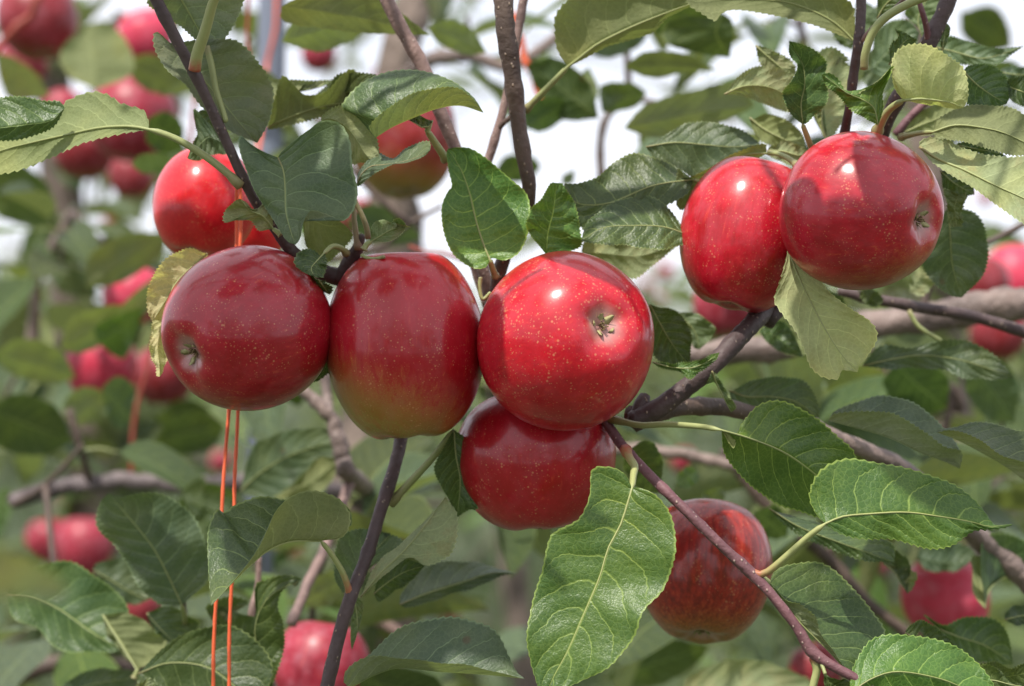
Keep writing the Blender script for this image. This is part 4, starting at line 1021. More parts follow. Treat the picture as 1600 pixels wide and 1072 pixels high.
leaf('t6', 8, [(805, 1000), (840, 925), (900, 860), (1000, 828), (1100, 835), (1250, 868), (1350, 935), (1440, 1030)], [(790, 1110), (880, 1040), (1010, 1000), (1200, 1030), (1330, 1080), (1500, 1160)],
     [(900, 1200), (1200, 1230), (1400, 1220)], y=(-0.03, -0.02, 0.01, 0), kind='fresh', quilt=0.0005, label='light green rounded leaf at the bottom right edge', cup=0.12)
leaf('t6', 8, [], [(622, 935), (640, 990), (625, 1060), (610, 1130)], [], y=(-0.02, -0.02, 0, 0), kind='olive', st=[(622, 935), (610, 920)], sr=(1.5, 1.6), sm='red', name='leaf_stalk')
leaf('t6', 8, [], [(635, 935), (660, 960), (680, 1010)], [], y=(-0.02, -0.025, 0, 0), kind='olive', st=[(635, 935), (625, 928)], sr=(0.8, 0.8), name='leaf_stalk')
leaf('t6', 8, [(680, 1010), (740, 1040), (800, 1050)], [(670, 1000), (720, 1080), (790, 1120)], [(690, 1080)], y=(-0.01, -0.01, 0, 0), kind='olive', n=30, midrib=False)
leaf('t6', 8, [(1060, 800), (1110, 770), (1180, 785), (1250, 850)], [(1050, 820), (1120, 860), (1200, 890), (1290, 900)], [(1080, 870), (1200, 930)], y=(0.02, 0.03, 0, 0), kind='dark')
leaf('t6', 7, [(1320, 85), (1250, 55), (1172, 75), (1160, 180), (1110, 285), (1000, 355), (965, 420), (935, 560), (895, 690), (870, 830), (885, 940), (915, 1050), (935, 1110)],
     [(1356, 150), (1305, 315), (1245, 430), (1205, 565), (1130, 740), (1060, 900), (990, 1030), (950, 1130)],
     [(1400, 152), (1470, 185), (1525, 260), (1550, 340), (1555, 430), (1530, 560), (1490, 640), (1405, 715), (1355, 850), (1250, 970), (1150, 1035), (1040, 1085)],
     y=(-0.03, -0.045, 0.004, -0.008), kind='fresh', quilt=0.0012, cup=0.05, wave=0.0018, st=[(1356, 150), (1362, 90), (1368, 50), (1345, 15), (1325, -30)], sy=0.004, sm='red',
     label='largest bright green leaf hanging in front at bottom centre', sr=(1.6, 1.3), n=110, teeth=34, tooth=0.0004)
# ---- lower middle twig leaves
leaf('t7', 6, [(1400, 240), (1300, 208), (1200, 192), (1090, 230), (1040, 262), (1005, 245), (962, 360), (965, 520), (972, 640)],
     [(1485, 395), (1350, 398), (1250, 435), (1180, 490), (1085, 580), (978, 695)],
     [(1590, 370), (1620, 280), (1560, 200), (1450, 165), (1350, 190), (1280, 250), (1240, 335), (1190, 440), (1090, 572)],
     y=(0.0, -0.02, 0.02, -0.012), kind='dark', cup=0.04, st=[(1485, 395), (1530, 450), (1580, 530), (1605, 590), (1625, 650)], sy=0.012, sm='red', label='twisted leaf over the orange strings, dark at left and pale at right', sr=(1.2, 1.1), tooth=0.0005, quilt=0.0003)
leaf('t7', 7, [(455, 20), (445, 80), (500, 190), (540, 280)], [(530, -120), (540, 0), (560, 120), (545, 285)], [(600, -60), (640, 60), (640, 230), (600, 250)], y=(0.03, 0.035, -0.01, 0.0), kind='dark',
     st=[(530, -120), (440, 0), (340, 110), (235, 222)], sy=0.043, label='dark leaf tucked behind the lowest centre apple', sr=(1.5, 1.4), cup=0.0)
leaf('t7', 7, [(300, 480), (400, 508), (500, 470), (540, 380), (542, 270)], [(100, 655), (190, 545), (300, 440), (400, 320), (490, 190)], [(170, 510), (290, 400), (420, 280)],
     y=(0.02, 0.03, -0.004, 0.01), kind='pale', see='u', label='pale grey triangular leaf side below the dark tucked leaf', cup=0.03)
leaf('t7', 7, [(160, 510), (300, 408), (200, 360)], [(20, 640), (100, 560), (160, 450), (240, 360)], [(-20, 560), (-15, 440), (20, 360), (120, 345)], y=(0.05, 0.06, 0, 0), kind='blue')
leaf('t7', 7, [(200, 530), (300, 465), (400, 505)], [(160, 640), (220, 590), (300, 540), (395, 510)], [(190, 672), (260, 625), (340, 570)], y=(0.05, 0.05, 0, 0), kind='dark')
leaf('t7', 7, [(180, 880), (250, 820), (330, 780), (430, 762), (550, 755), (670, 778), (735, 830), (785, 930), (820, 1000)],
     [(20, 1050), (60, 1070), (160, 1020), (280, 985), (450, 1000), (680, 1015), (858, 1033)], [(30, 1000), (80, 955), (160, 935), (320, 940), (500, 962), (700, 995)],
     y=(-0.01, -0.02, 0.012, -0.012), kind='blue', cup=-0.03, label='folded leaf with a pale lower lip at the bottom centre', midrib=False, quilt=0.0003)
leaf('t7', 7, [(290, 640), (350, 560), (450, 498), (600, 488), (710, 518)], [(280, 690), (400, 640), (560, 590), (700, 545), (822, 543)], [(320, 700), (460, 660), (620, 610), (740, 560)], y=(0.11, 0.13, 0.01, 0), kind='blue')
leaf('t7', 7, [(80, 610), (60, 680)], [(70, 640), (85, 800), (60, 900)], [(110, 700)], y=(0.03, 0.03, 0, 0), kind='pale', n=30)
leaf('t7', 7, [(-5, 220), (45, 260), (45, 320)], [(-20, 380), (0, 330), (0, 260), (-30, 200)], [(-60, 300)], y=(0.015, 0.02, 0, 0), kind='olive', n=30, midrib=False)

# ---- right, slightly behind
leaf('diag', 15, [(420, 330), (560, 270), (720, 240), (880, 265), (1000, 340), (1090, 430), (1190, 560)], [(375, 390), (560, 440), (760, 500), (950, 590), (1110, 650), (1200, 690)],
     [(420, 350), (560, 335), (720, 335), (860, 390), (1000, 480), (1100, 550), (1210, 590)], y=(0.03, 0.03, 0.02, -0.006), kind='blue', label='folded leaf behind the shiny right leaves, olive in front and dark behind', midrib=False, quilt=0.0004)
leaf('diag', 15, [(1070, 440), (1180, 430), (1280, 400), (1400, 410), (1540, 440), (1700, 500)], [(1055, 462), (1200, 520), (1350, 600), (1500, 690), (1700, 840)], [(1150, 450), (1300, 500), (1430, 590), (1560, 640), (1700, 700)],
     y=(0.005, -0.01, 0.02, -0.008), kind='dark', label='folded green leaf at the right edge, pale lower side towards us', midrib=False)
leaf('diag', 5, [(900, 570), (960, 548), (1080, 560), (1180, 530), (1260, 512), (1380, 545), (1470, 600)], [(850, 640), (980, 610), (1130, 590), (1300, 610), (1430, 650), (1552, 692)], [(980, 648), (1110, 652), (1230, 655), (1340, 695), (1460, 702)],
     y=(0.13, 0.12, 0, 0), kind='blue', label='long blue grey leaf behind the pale hanging leaf', wave=0.002)
leaf('diag', 8, [(450, 260), (600, 300), (800, 350), (980, 400)], [(420, 245), (560, 330), (740, 400), (880, 450), (1000, 495)], [(520, 340), (680, 420), (830, 475)], y=(0.06, 0.07, 0.01, 0.0), kind='dark', label='shaded leaf beneath the flat bright green leaf')
leaf('diag', 8, [(940, 400), (1000, 440), (1070, 500)], [(950, 500), (1000, 540), (1030, 590), (1060, 640)], [(1090, 540), (1090, 600)], y=(0.12, 0.12, 0, 0), kind='dark', n=40)
leaf('diag', 8, [(1130, 430), (1250, 400), (1350, 430)], [(1100, 470), (1200, 490), (1300, 500), (1380, 470)], [(1160, 530), (1280, 530)], y=(0.25, 0.25, 0, 0), kind='blue', midrib=False)
leaf('diag', 8, [(1400, 420), (1480, 360), (1600, 400), (1680, 470)], [(1420, 710), (1440, 620), (1520, 560), (1600, 560)], [(1370, 640), (1365, 540), (1370, 460)], y=(0.16, 0.2, 0, 0), kind='dark')
leaf('diag', 8, [(1140, 740), (1230, 780), (1350, 750), (1480, 770), (1530, 850)], [(1200, 800), (1300, 840), (1420, 880), (1550, 965)], [(1260, 870), (1350, 940), (1450, 965)], y=(0.12, 0.12, 0, 0), kind='dark', label='dull leaf below the pink blurred apple at the lower right')
leaf('diag', 8, [(1380, 975), (1460, 960), (1540, 985), (1600, 965)], [(1370, 1060), (1450, 1030), (1540, 1020), (1680, 990)], [(1450, 1090), (1600, 1080)], y=(0.03, 0.0, 0, 0), kind='olive', midrib=False)
leaf('diag', 8, [(1350, 1000), (1450, 970), (1540, 1040)], [(1360, 1080), (1440, 1040), (1540, 1060), (1660, 1080)], [(1450, 1110)], y=(-0.01, -0.02, 0, 0), kind='olive')
leaf('diag', 8, [(1520, 720), (1600, 690), (1680, 700)], [(1510, 760), (1600, 740), (1700, 750)], [(1560, 780), (1660, 780)], y=(0.1, 0.1, 0, 0), kind='blue')

# ---- lower left, slightly behind
leaf('ll', 6, [(950, 590), (968, 500), (940, 370), (880, 270), (780, 195), (660, 172), (560, 190)], [(842, 692), (780, 560), (710, 430), (600, 290), (500, 175)], [(740, 688), (640, 590), (560, 455), (480, 365), (448, 300), (465, 220)],
     y=(0.14, 0.13, 0, 0), kind='blue', quilt=0.0008, st=[(842, 692), (853, 740), (858, 790)], sy=0.16, label='grey green glossy leaf at lower left, left of the twisted leaf')
leaf('ll', 6, [(60, 590), (180, 520), (300, 492), (420, 540), (520, 620), (592, 720)], [(560, 900), (420, 815), (280, 715), (150, 650), (35, 640)][::-1], [(60, 740), (170, 800), (280, 895), (400, 905), (500, 910)],
     y=(0.20, 0.18, 0, 0), kind='dark', label='broad glossy leaf at the lower left, near the left edge')
leaf('ll', 6, [(600, 735), (700, 790), (765, 870), (720, 940)], [(475, 735), (540, 830), (590, 910), (640, 985)], [(480, 760), (520, 860)], y=(0.17, 0.17, 0, 0), kind='olive', see='u', st=[(640, 985), (620, 1030), (560, 1090)][:2])
leaf('ll', 6, [(450, 500), (540, 480), (640, 500), (700, 640)], [(430, 530), (520, 580), (620, 640), (700, 660)], [(500, 620), (600, 690)], y=(0.28, 0.28, 0, 0), kind='blue')
leaf('ll', 6, [(700, 720), (800, 700), (920, 790)], [(680, 730), (740, 800), (800, 860)], [(700, 780), (760, 850)], y=(0.16, 0.15, 0, 0), kind='olive', see='t')
leaf('ll', 6, [(660, 990), (770, 880), (900, 808), (1050, 793), (1170, 845), (1258, 960), (1240, 1080)], [(640, 1010), (780, 960), (960, 980), (1100, 1080), (1200, 1180)], [(650, 1060), (800, 1150), (1000, 1200)], y=(0.10, 0.08, 0, 0), kind='dark', label='round green leaf behind the strings at the bottom')
leaf('ll', 6, [(300, 1060), (400, 1000), (540, 990), (620, 1000)], [(280, 1110), (420, 1060), (540, 1040), (640, 1030)], [(420, 1120), (560, 1090)], y=(0.2, 0.2, 0, 0), kind='blue')
leaf('ll', 6, [(640, 1060), (700, 1035), (728, 1060)], [(600, 1100), (660, 1070), (730, 1090)], [(650, 1120)], y=(0.08, 0.08, 0, 0), kind='pale', n=40)
leaf('lm', 6, [(970, 740), (985, 680), (1060, 655), (1150, 690)], [(1190, 1000), (1120, 880), (1050, 780), (985, 700)], [(1200, 860), (1200, 760)], y=(0.14, 0.14, 0, 0), kind='dark', midrib=False)
leaf('lm', 6, [(1180, 650), (1230, 580), (1300, 560), (1390, 570), (1360, 610)], [(1250, 1090), (1210, 950), (1180, 800), (1240, 660), (1385, 575)], [(1310, 900), (1310, 780), (1285, 690), (1310, 620)], y=(0.10, 0.09, 0.0, 0.0), kind='dark', label='wavy leaf left of the pink blurred apple at the bottom')
leaf('lm', 14, [(60, 560), (150, 500), (300, 450), (450, 440), (560, 455), (590, 520)], [(-20, 830), (100, 720), (260, 620), (420, 560), (600, 510)], [(100, 880), (200, 860), (300, 780), (400, 690), (460, 620), (580, 600)],
     y=(0.30, 0.28, 0, 0), kind='blue', label='blurred pale green leaf below the second apple, left of the twig')
leaf('lm', 14, [(200, 850), (330, 770), (420, 650), (590, 610)], [(180, 870), (300, 840), (450, 760), (600, 640)], [(400, 860), (540, 780)], y=(0.31, 0.31, 0, 0), kind='olive', see='u', midrib=False)
leaf('ll', 6, [(850, 160), (900, 120), (950, 105), (940, 170), (1050, 190)], [(845, 200), (900, 220), (980, 250), (1090, 280)], [(900, 270), (980, 300)], y=(0.45, 0.45, 0, 0), kind='dark', midrib=False)

# ============================================================ blurred leaves behind (back tree), traced broadly
def bl(K, pts, y, kind, see='t', **kw):
    """pts: outline polygon side A .. via base = first, tip = last given as (base, tip, [A], [B])"""
    base, tip, A, B = pts
    a = np.array(A).mean(0) if A else (np.array(base) + tip) / 2; b = np.array(B).mean(0) if B else (np.array(base) + tip) / 2
    mid = (a + b) / 2 * 0.5 + (np.array(base) + np.array(tip)) / 2 * 0.5
    leaf('back', K, A, [base, tuple(mid), tip], B, y=(y, y + 0.02, -0.01, 0.01), kind=kind, see=see, n=36, teeth=14, midrib=False, **kw)
P_ = 'p'
bl(P_, ((150, 140), (135, 40), [(110, 120), (95, 80)], [(205, 115), (200, 70), (165, 35)]), 0.75, 'olive', 'u')
bl(P_, ((-10, 80), (78, 150), [(30, 95), (60, 120)], [(10, 150), (50, 155)]), 0.8, 'pale', 'u')
bl(P_, ((190, 100), (290, 140), [(230, 85), (270, 100)], [(220, 135), (260, 148)]), 0.8, 'olive', 'u')
bl(P_, ((230, 185), (285, 235), [(260, 175), (285, 195)], [(230, 220), (255, 240)]), 0.6, 'dark')
bl(P_, ((205, 258), (272, 250), [(220, 243), (250, 240)], [(225, 270), (255, 268)]), 0.5, 'blue')
bl(P_, ((-20, 260), (92, 350), [(30, 255), (75, 290)], [(-10, 330), (50, 355)]), 1.0, 'olive')
bl(P_, ((75, 350), (150, 465), [(110, 345), (150, 390)], [(68, 400), (95, 455)]), 0.9, 'blue')
bl(P_, ((135, 450), (258, 365), [(140, 400), (200, 365)], [(190, 440), (250, 400)]), 0.65, 'olive', 'u')
bl(P_, ((178, 495), (250, 428), [(198, 470), (226, 445)], [(215, 500), (245, 468)]), 0.6, 'dark', 'u')
bl(P_, ((95, 545), (215, 478), [(110, 500), (160, 480)], [(130, 550), (190, 520)]), 0.6, 'olive', 'u')
bl(P_, ((152, 535), (225, 480), [(150, 510), (190, 490)], [(190, 560), (212, 525)]), 0.58, 'fresh')
bl(P_, ((-10, 555), (118, 590), [(30, 530), (90, 545)], [(20, 585), (80, 600)]), 0.65, 'olive', 'u')
bl(P_, ((105, 660), (168, 615), [(100, 630), (130, 605)], [(125, 665), (165, 650)]), 0.62, 'olive', 'u')
bl(P_, ((160, 605), (205, 660), [(185, 588), (210, 610)], [(165, 640), (185, 670)]), 0.55, 'blue')
bl(P_, ((-20, 640), (112, 690), [(30, 615), (90, 640)], [(0, 700), (70, 710)]), 0.6, 'dark')
bl(P_, ((240, 690), (352, 665), [(270, 655), (320, 645)], [(270, 710), (330, 700)]), 0.7, 'dark')
bl(P_, ((240, 655), (330, 640), [(270, 630), (300, 625)], [(270, 670), (310, 665)]), 0.9, 'olive')
bl(P_, ((270, 805), (372, 770), [(290, 770), (330, 755)], [(310, 815), (350, 800)]), 0.5, 'olive')
bl(P_, ((10, 760), (-5, 850), [(20, 790)], [(-40, 800)]), 0.7, 'dark')
bl(P_, ((440, 10), (672, 55), [(520, -25), (600, 5)], [(450, 35), (560, 50)]), 0.12, 'dark', 'u')
bl(P_, ((760, 82), (668, 45), [(735, 45), (700, 33)], [(730, 85), (690, 70)]), 0.35, 'olive', 'u')
bl(P_, ((440, 65), (590, 30), [(470, 20), (540, -5)], [(500, 80), (560, 55)]), 0.25, 'olive', 'u')
bl(P_, ((935, 185), (822, 100), [(920, 130), (870, 92)], [(880, 185), (840, 140)]), 0.4, 'dark')
bl(P_, ((822, 200), (895, 160), [(822, 165), (860, 152)], [(850, 205), (885, 180)]), 0.4, 'dark')
bl(P_, ((940, 175), (1010, 145), [(940, 135), (985, 130)], [(960, 175), (995, 165)]), 0.45, 'olive')
bl(P_, ((925, 170), (920, 105), [(905, 150), (905, 120)], [(935, 140)]), 0.45, 'pale')
bl(P_, ((1120, 110), (975, 105), [(1070, 85), (1010, 82)], [(1070, 112), (1020, 122)]), 0.35, 'olive', 'u')
bl(P_, ((1130, 20), (1140, 90), [(1145, 40)], [(1050, 30), (1040, 65), (1100, 85)]), 0.3, 'dark')
bl(P_, ((1025, 15), (1100, 60), [(1060, 0), (1110, 20)], [(1010, 40), (1050, 60)]), 0.35, 'dark')
bl(P_, ((975, 200), (1180, 165), [(1010, 165), (1090, 140), (1150, 130)], [(1030, 215), (1120, 195)]), 0.35, 'dark', 'u')
bl(P_, ((905, 75), (1020, 30), [(900, 30), (960, 10)], [(950, 90), (1000, 70)]), 0.5, 'blue')
bl(P_, ((1115, 250), (1190, 215), [(1130, 220), (1160, 205)], [(1150, 262), (1180, 240)]), 0.3, 'pale', 'u')
bl(P_, ((770, 275), (845, 260), [(790, 245), (830, 245)], [(800, 285), (830, 278)]), 0.6, 'dark')
bl(P_, ((878, 290), (898, 265), [(880, 275)], [(895, 285)]), 0.5, 'blue')
bl(P_, ((540, 350), (660, 370), [(570, 320), (620, 330)], [(590, 385), (640, 380)]), 0.7, 'blue')
bl(P_, ((1400, 570), (1480, 640), [(1440, 560), (1480, 590)], [(1380, 600), (1420, 650)]), 0.4, 'dark')
bl(P_, ((1510, 560), (1585, 660), [(1560, 560), (1590, 600)], [(1510, 610), (1545, 655)]), 0.4, 'blue')
bl(P_, ((1300, 560), (1340, 640), [(1380, 580), (1370, 620)], [(1290, 600), (1310, 640)]), 0.45, 'olive', 'u')
bl(P_, ((1140, 540), (1200, 610), [(1190, 540), (1215, 570)], [(1130, 570), (1160, 610)]), 0.55, 'olive', 'u')
bl(P_, ((985, 700), (1030, 770), [(1015, 690), (1035, 720)], [(975, 730), (1000, 765)]), 0.12, 'dark')
bl(P_, ((1058, 760), (1090, 735), [(1060, 740), (1075, 730)], [(1075, 762), (1090, 750)]), 0.2, 'dark')
bl(P_, ((1100, 790), (1130, 760), [(1100, 770)], [(1130, 780)]), 0.25, 'olive')
bl(P_, ((1180, 800), (1230, 840), [(1210, 790), (1230, 810)], [(1180, 820), (1200, 840)]), 0.3, 'dark')
bl(P_, ((950, 1060), (1110, 1010), [(980, 1020), (1050, 1000)], [(1010, 1075), (1080, 1045)]), 0.5, 'olive')
bl(P_, ((560, 1060), (700, 1090), [(610, 1040), (680, 1060)], [(570, 1100), (640, 1110)]), 0.3, 'dark')
bl(P_, ((400, 860), (330, 900), [(370, 850)], [(360, 900)]), 0.5, 'olive')
bl(P_, ((470, 940), (545, 900), [(490, 905), (525, 890)], [(500, 950), (535, 930)]), 0.35, 'olive', 'u')
bl(P_, ((1500, 20), (1580, 75), [(1550, 10), (1575, 40)], [(1505, 55), (1540, 80)]), 0.9, 'olive')
bl(P_, ((1530, 110), (1610, 130), [(1560, 95), (1590, 100)], [(1550, 140), (1590, 145)]), 0.6, 'blue')

# very near blurred leaves, well in front of the focus
NEAR = empty('apple_branch', W(60, 905, -0.55), 'very blurred pale green leaf close to the lens at the lower left', 'branch'); BR['near1'] = NEAR
leaf('near1', P_, [(-60, 860), (20, 860), (70, 890)], [(-160, 860), (-60, 885), (20, 905), (108, 925)], [(-60, 920), (20, 930), (70, 935)], y=(-0.55, -0.5, 0, 0), kind='pale', see='u', midrib=False, n=40)
NEAR2 = empty('apple_branch', W(1160, 1060, 0.35), 'blurred pale leaf rising from the bottom edge at right of centre', 'branch'); BR['near2'] = NEAR2
leaf('near2', P_, [(1075, 1060), (1120, 1038), (1180, 1032), (1240, 1050), (1280, 1080)], [(1060, 1100), (1120, 1080), (1200, 1080), (1290, 1110)], [(1120, 1130), (1240, 1140)], y=(0.25, 0.25, 0, 0), kind='pale', see='u', midrib=False, n=40)

# ============================================================ APPLES in focus
ap = apple
ap(381, 514, 129, 0.010, (-.66, -.33, .67), 0.93, skin_mat('skin_a1', (0.1, -0.75, -0.45), 0.10, red=(0.38, 0.004, 0.018), dark=(0.28, .003, .010), bloom=0.05), 'dark crimson apple at the left with its dried calyx facing lower left', seed=2)
ap(635, 541, 127, 0.020, (0.05, -1, 0.04), 1.135, skin_mat('skin_a2', (0.22, -0.30, -0.85), 0.60, red=(0.42, 0.005, 0.017), bloom=0.05), 'tall apple with a yellow green base, second from the left in the row', seed=3, taper=-0.02, box=0.98)
ap(889, 533, 139, -0.002, (.42, .20, .88), 0.93, skin_mat('skin_a3', (-0.1, -0.75, 0.55), 0.12, red=(0.56, 0.006, 0.020), dark=(0.40, .004, .014), bloom=0.05, lent=1.15), 'largest bright red apple in the centre with its calyx facing the viewer', seed=5)
ap(838, 722, 126, 0.046, (0.05, -0.95, 0.1), 0.84, skin_mat('skin_a4', (-0.5, -0.1, 0.7), 0.10, red=(0.43, 0.005, 0.018), bloom=0.05), 'red apple hanging below and behind the big centre apple', seed=8)
ap(1168, 369, 107, 0.042, (-0.25, -0.95, 0.1), 1.08, skin_mat('skin_a5', (0.55, 0.0, -0.6), 0.28, red=(0.53, 0.007, 0.024), bloom=0.07), 'red apple partly hidden at the left of the right hand pair', seed=9, taper=0.03, box=0.95)
ap(1349, 331, 125, -0.004, (.74, -.14, .62), 0.91, skin_mat('skin_a6', (-0.25, -0.75, -0.5), 0.30, red=(0.46, 0.005, 0.020), dark=(0.30, .004, .013), bloom=0.07), 'glossy apple at the front right of the pair with its calyx at its right side', seed=12)
ap(1101, 895, 107, 0.10, (-.08, -.90, .38), 0.98, skin_mat('skin_a7', (0, -0.2, -0.95), 0.34, red=(0.36, 0.022, 0.012), dark=(0.17, .012, .008), bloom=0.04, streak=0.8), 'brownish red apple behind the purple twig and the large leaf', seed=15)
mat8 = skin_mat('skin_a8', (0, -0.2, -0.95), 0.0, red=(0.66, 0.009, 0.018), dark=(0.50, .007, .014), bloom=0.03)
ap(322, 322, 84, 0.12, (-.2, -.9, .3), 0.98, mat8, 'shiny bright red apple above the left apple, behind the dark twig', seed=18)
ap(392, 356, 56, 0.19, (.2, -.9, .1), 0.98, mat8, 'dark red apple mostly hidden behind the dark twig, beside the shiny one', seed=19)
mat9 = skin_mat('skin_a9', (0.2, -0.2, -0.95), 0.55, red=(0.30, 0.012, 0.014), dark=(0.2, .01, .01), bloom=0.1)
ap(626, 215, 88, 0.55, (.1, -.95, .2), 1.05, mat9, 'blurred dark red and green apple behind the top centre leaves', seed=21)
matB = skin_mat('skin_far', (0, -0.3, -0.9), 0.12, red=(0.34, 0.018, 0.040), dark=(0.20, .010, .022), bloom=0.25, lent=0.6, coat=0.25, crough=0.4)  # pinkish tint of distant haze mixed into the skin colour
matP = skin_mat('skin_far_pink', (0, -0.3, -0.9), 0.02, red=(0.60, 0.035, 0.085), dark=(0.46, .025, .06), bloom=0.3, lent=0.5, coat=0.2, crough=0.45)  # stronger haze pink put into the skin colour
matC = skin_mat('skin_far_dark', (0, -0.3, -0.9), 0.25, red=(0.26, 0.014, 0.022), dark=(0.17, .010, .014), bloom=0.2, lent=0.6, coat=0.25, crough=0.4)
BGA = [
    (58, 32, 64, 1.1, matC, 'blurred dark apple at the very top left behind a red cord'),
    (35, 100, 40, 1.6, matB, 'blurred pink apple peeping below the top left one'),
    (228, 60, 46, 1.5, matP, 'small blurred pink apple near the top, left of the dark twig'),
    (208, 188, 70, 1.1, matB, 'blurred red apple behind the tip of the long pale leaf'),
    (130, 235, 48, 1.25, matC, 'blurred dark red apple under the long pale leaf'),
    (205, 275, 36, 1.6, matC, 'small dark blurred apple left of the shiny upper one'),
    (98, 175, 34, 1.5, matB, 'blurred apple whose top shows over the long pale leaf'),
    (158, 574, 56, 0.9, matP, 'blurred pink and dark apple left of the left apple'),
    (208, 462, 48, 0.8, matP, 'blurred pink apple seen as a thin crescent at the left'),
    (255, 588, 50, 1.1, matC, 'blurred dark apple just behind the yellow curled leaf'),
    (75, 845, 36, 1.7, matB, 'blurred pink apple at lower left, left one of two'),
    (132, 856, 46, 1.5, matB, 'blurred dark pink apple at lower left, right one of two'),
    (106, 800, 14, 5.0, matB, 'tiny pink apple just above the lower left pair'),
    (500, 1050, 78, 0.33, matB, 'blurred apple cut by the bottom edge behind the purple grey twig'),
    (215, 950, 36, 1.4, matC, 'dark blurred apple between the broad lower left leaves'),
    (1478, 938, 68, 0.6, matP, 'blurred pink apple at the lower right'),
    (1532, 445, 46, 0.95, matC, 'blurred dark apple at right behind the thick pale limb'),
    (1588, 440, 54, 1.1, matP, 'blurred pink apple cut by the right edge'),
    (1560, 520, 46, 1.2, matC, 'blurred brownish apple under the pale limb at the right edge'),
    (1134, 478, 50, 0.8, matB, 'blurred red apple below the left one of the right pair'),
    (1275, 1048, 42, 0.7, matC, 'blurred dark red apple at the bottom edge behind the purple twig'),
    (498, 85, 28, 1.6, matB, 'small blurred red apple near the top, right of the grey pole'),
    (610, 118, 26, 1.6, matB, 'small red apple just above the curled boat shaped leaf'),
    (700, 948, 20, 2.6, matB, 'tiny blurred pink apple at the lower middle'),
    (632, 840, 20, 2.2, matB, 'tiny pink apple left of the pale triangular leaf'),
    (655, 832, 15, 2.8, matB, 'tiniest pink apple touching the pale triangular leaf'),
    (455, 856, 17, 2.6, matB, 'tiny red apple behind the stalk of the twisted leaf'),
    (175, 345, 14, 3.5, matB, 'tiny red apple against the bright gap at the left'),
    (345, 722, 18, 2.6, matB, 'tiny red apple beside the orange strings'),
    (1068, 720, 20, 2.0, matB, 'tiny pink apple above the brownish red one'),
    (560, 340, 34, 1.2, matC, 'dark red blurred apple behind the spur of the second apple'),
    (1370, 880, 18, 2.6, matB, 'tiny reddish apple left of the pink one at the lower right'),
    (30, 470, 12, 4.0, matB, 'tiny pink apple at the left edge near the bright gap'),
    (130, 485, 13, 4.0, matB, 'tiny pink apple left of the crescent shaped one'),
    (1040, 425, 13, 5.0, matB, 'tiny pink apple in the gap right of the big apple'),
    (1030, 470, 10, 6.0, matB, 'tiniest pink apple in the gap right of the big apple'),
    (1010, 445, 9, 6.5, matB, 'tiny faint apple touching the rim of the big apple'),
    (1540, 310, 12, 4.5, matB, 'tiny red apple at the right behind the long pale leaf'),
]
for i, (cx, cy, r, y, m, lab) in enumerate(BGA):
    rr = random.Random(i)
    ap(cx, cy, r, y, (rr.uniform(-.4, .4), -1, rr.uniform(-.2, .4)), rr.uniform(0.86, 1.0), m, lab, seed=40 + i % 5, group='blurred apples in the background', detail=(r > 40), stalk=True)

# ============================================================ filler clusters behind, from density rows (100 px cells)
DENS = ["6756665444432233",
        "6776543243333333",
        "7777543311123444",
        "5466553100035555",
        "4666555210256665",
        "6677665433455666",
        "7777765434556777",
        "7776665433345677",
        "7776544322334666",
        "7776544322334566",
        "7776554333445666"]
rf = np.random.default_rng(11)
CLEAR = [(310, 520, 560, 830), (530, 665, 600, 910), (570, 660, 300, 400), (700, 1010, 140, 315), (1020, 1190, 20, 150), (-20, 95, 330, 450), (80, 115, 270, 320),
         (140, 215, 10, 100), (365, 450, -20, 110), (660, 980, 830, 1010), (1000, 1070, 400, 480), (1040, 1120, 740, 800)]
def fill(root, y0, y1, frac, size, skel, kinds, cap, xr=(0, 1600)):
    pts = []
    for rw in range(11):
        for c in range(16):
            dcell = int(DENS[rw][c])
            n = rf.poisson(dcell * frac)
            for _ in range(n):
                px = c * 100 + rf.uniform(-10, 110); py = rw * 100 + rf.uniform(-10, 110)
                if not (xr[0] <= px < xr[1]): continue
                pz = rf.uniform(y0, y1)
                if any(abs(px - b_[0]) < b_[2] * 1.1 + 50 and abs(py - b_[1]) < b_[2] * 1.1 + 50 and b_[2] > 24 and pz < b_[3] + 0.05 for b_ in BGA + [(626, 215, 80, 0.55)]): continue
                if any(a <= px <= b and c2 <= py <= d for a, b, c2, d in CLEAR): continue
                pts.append((px, py, pz))
    rf.shuffle(pts)
    cnt = 0; tw = []
    skel = [np.array(s) for s in skel]
    order = sorted(pts, key=lambda p: min(np.linalg.norm(W(*p) - s) for s in skel))
    for p in order:
        if cnt + 5 > cap: break
        P = W(*p)
        k = min(range(len(skel)), key=lambda i: np.linalg.norm(P - skel[i]))
        s = skel[k]; dd = np.linalg.norm(P - s)
        mid = (P + s) / 2 + rf.normal(0, 0.06, 3) * dd + np.array([0, 0, -0.05 * dd])
        Q = spline([s, mid, P], 9)
        # spline arc uses first two comps; fine
        tw.append(tube_geo(Q, np.linspace(0.0026, 0.0013, 9), 6))
        skel += [P, Q[4]]
        out = (P - s) / (dd + 1e-6)
        cluster(root, P, rf, n=5, size=size, kinds=kinds, outdir=out)
        cnt += 5
    if tw:
        v, f, uv = join_geo(tw)
        t = mesh_obj('twigs', v, f, BM['brown'], root, uv=uv); t['kind'] = 'stuff'
    return cnt
KM = ('dark', 'dark', 'blue', 'blue', 'olive', 'fresh')
skel = [W(p[0], p[1], p[3]) for m, pts in limbs for p in pts] + [W(p[0], p[1], p[3]) for p in tp[3:]]
fill(BTREE, 0.40, 1.1, 0.42, 0.078, skel, KM, 278)
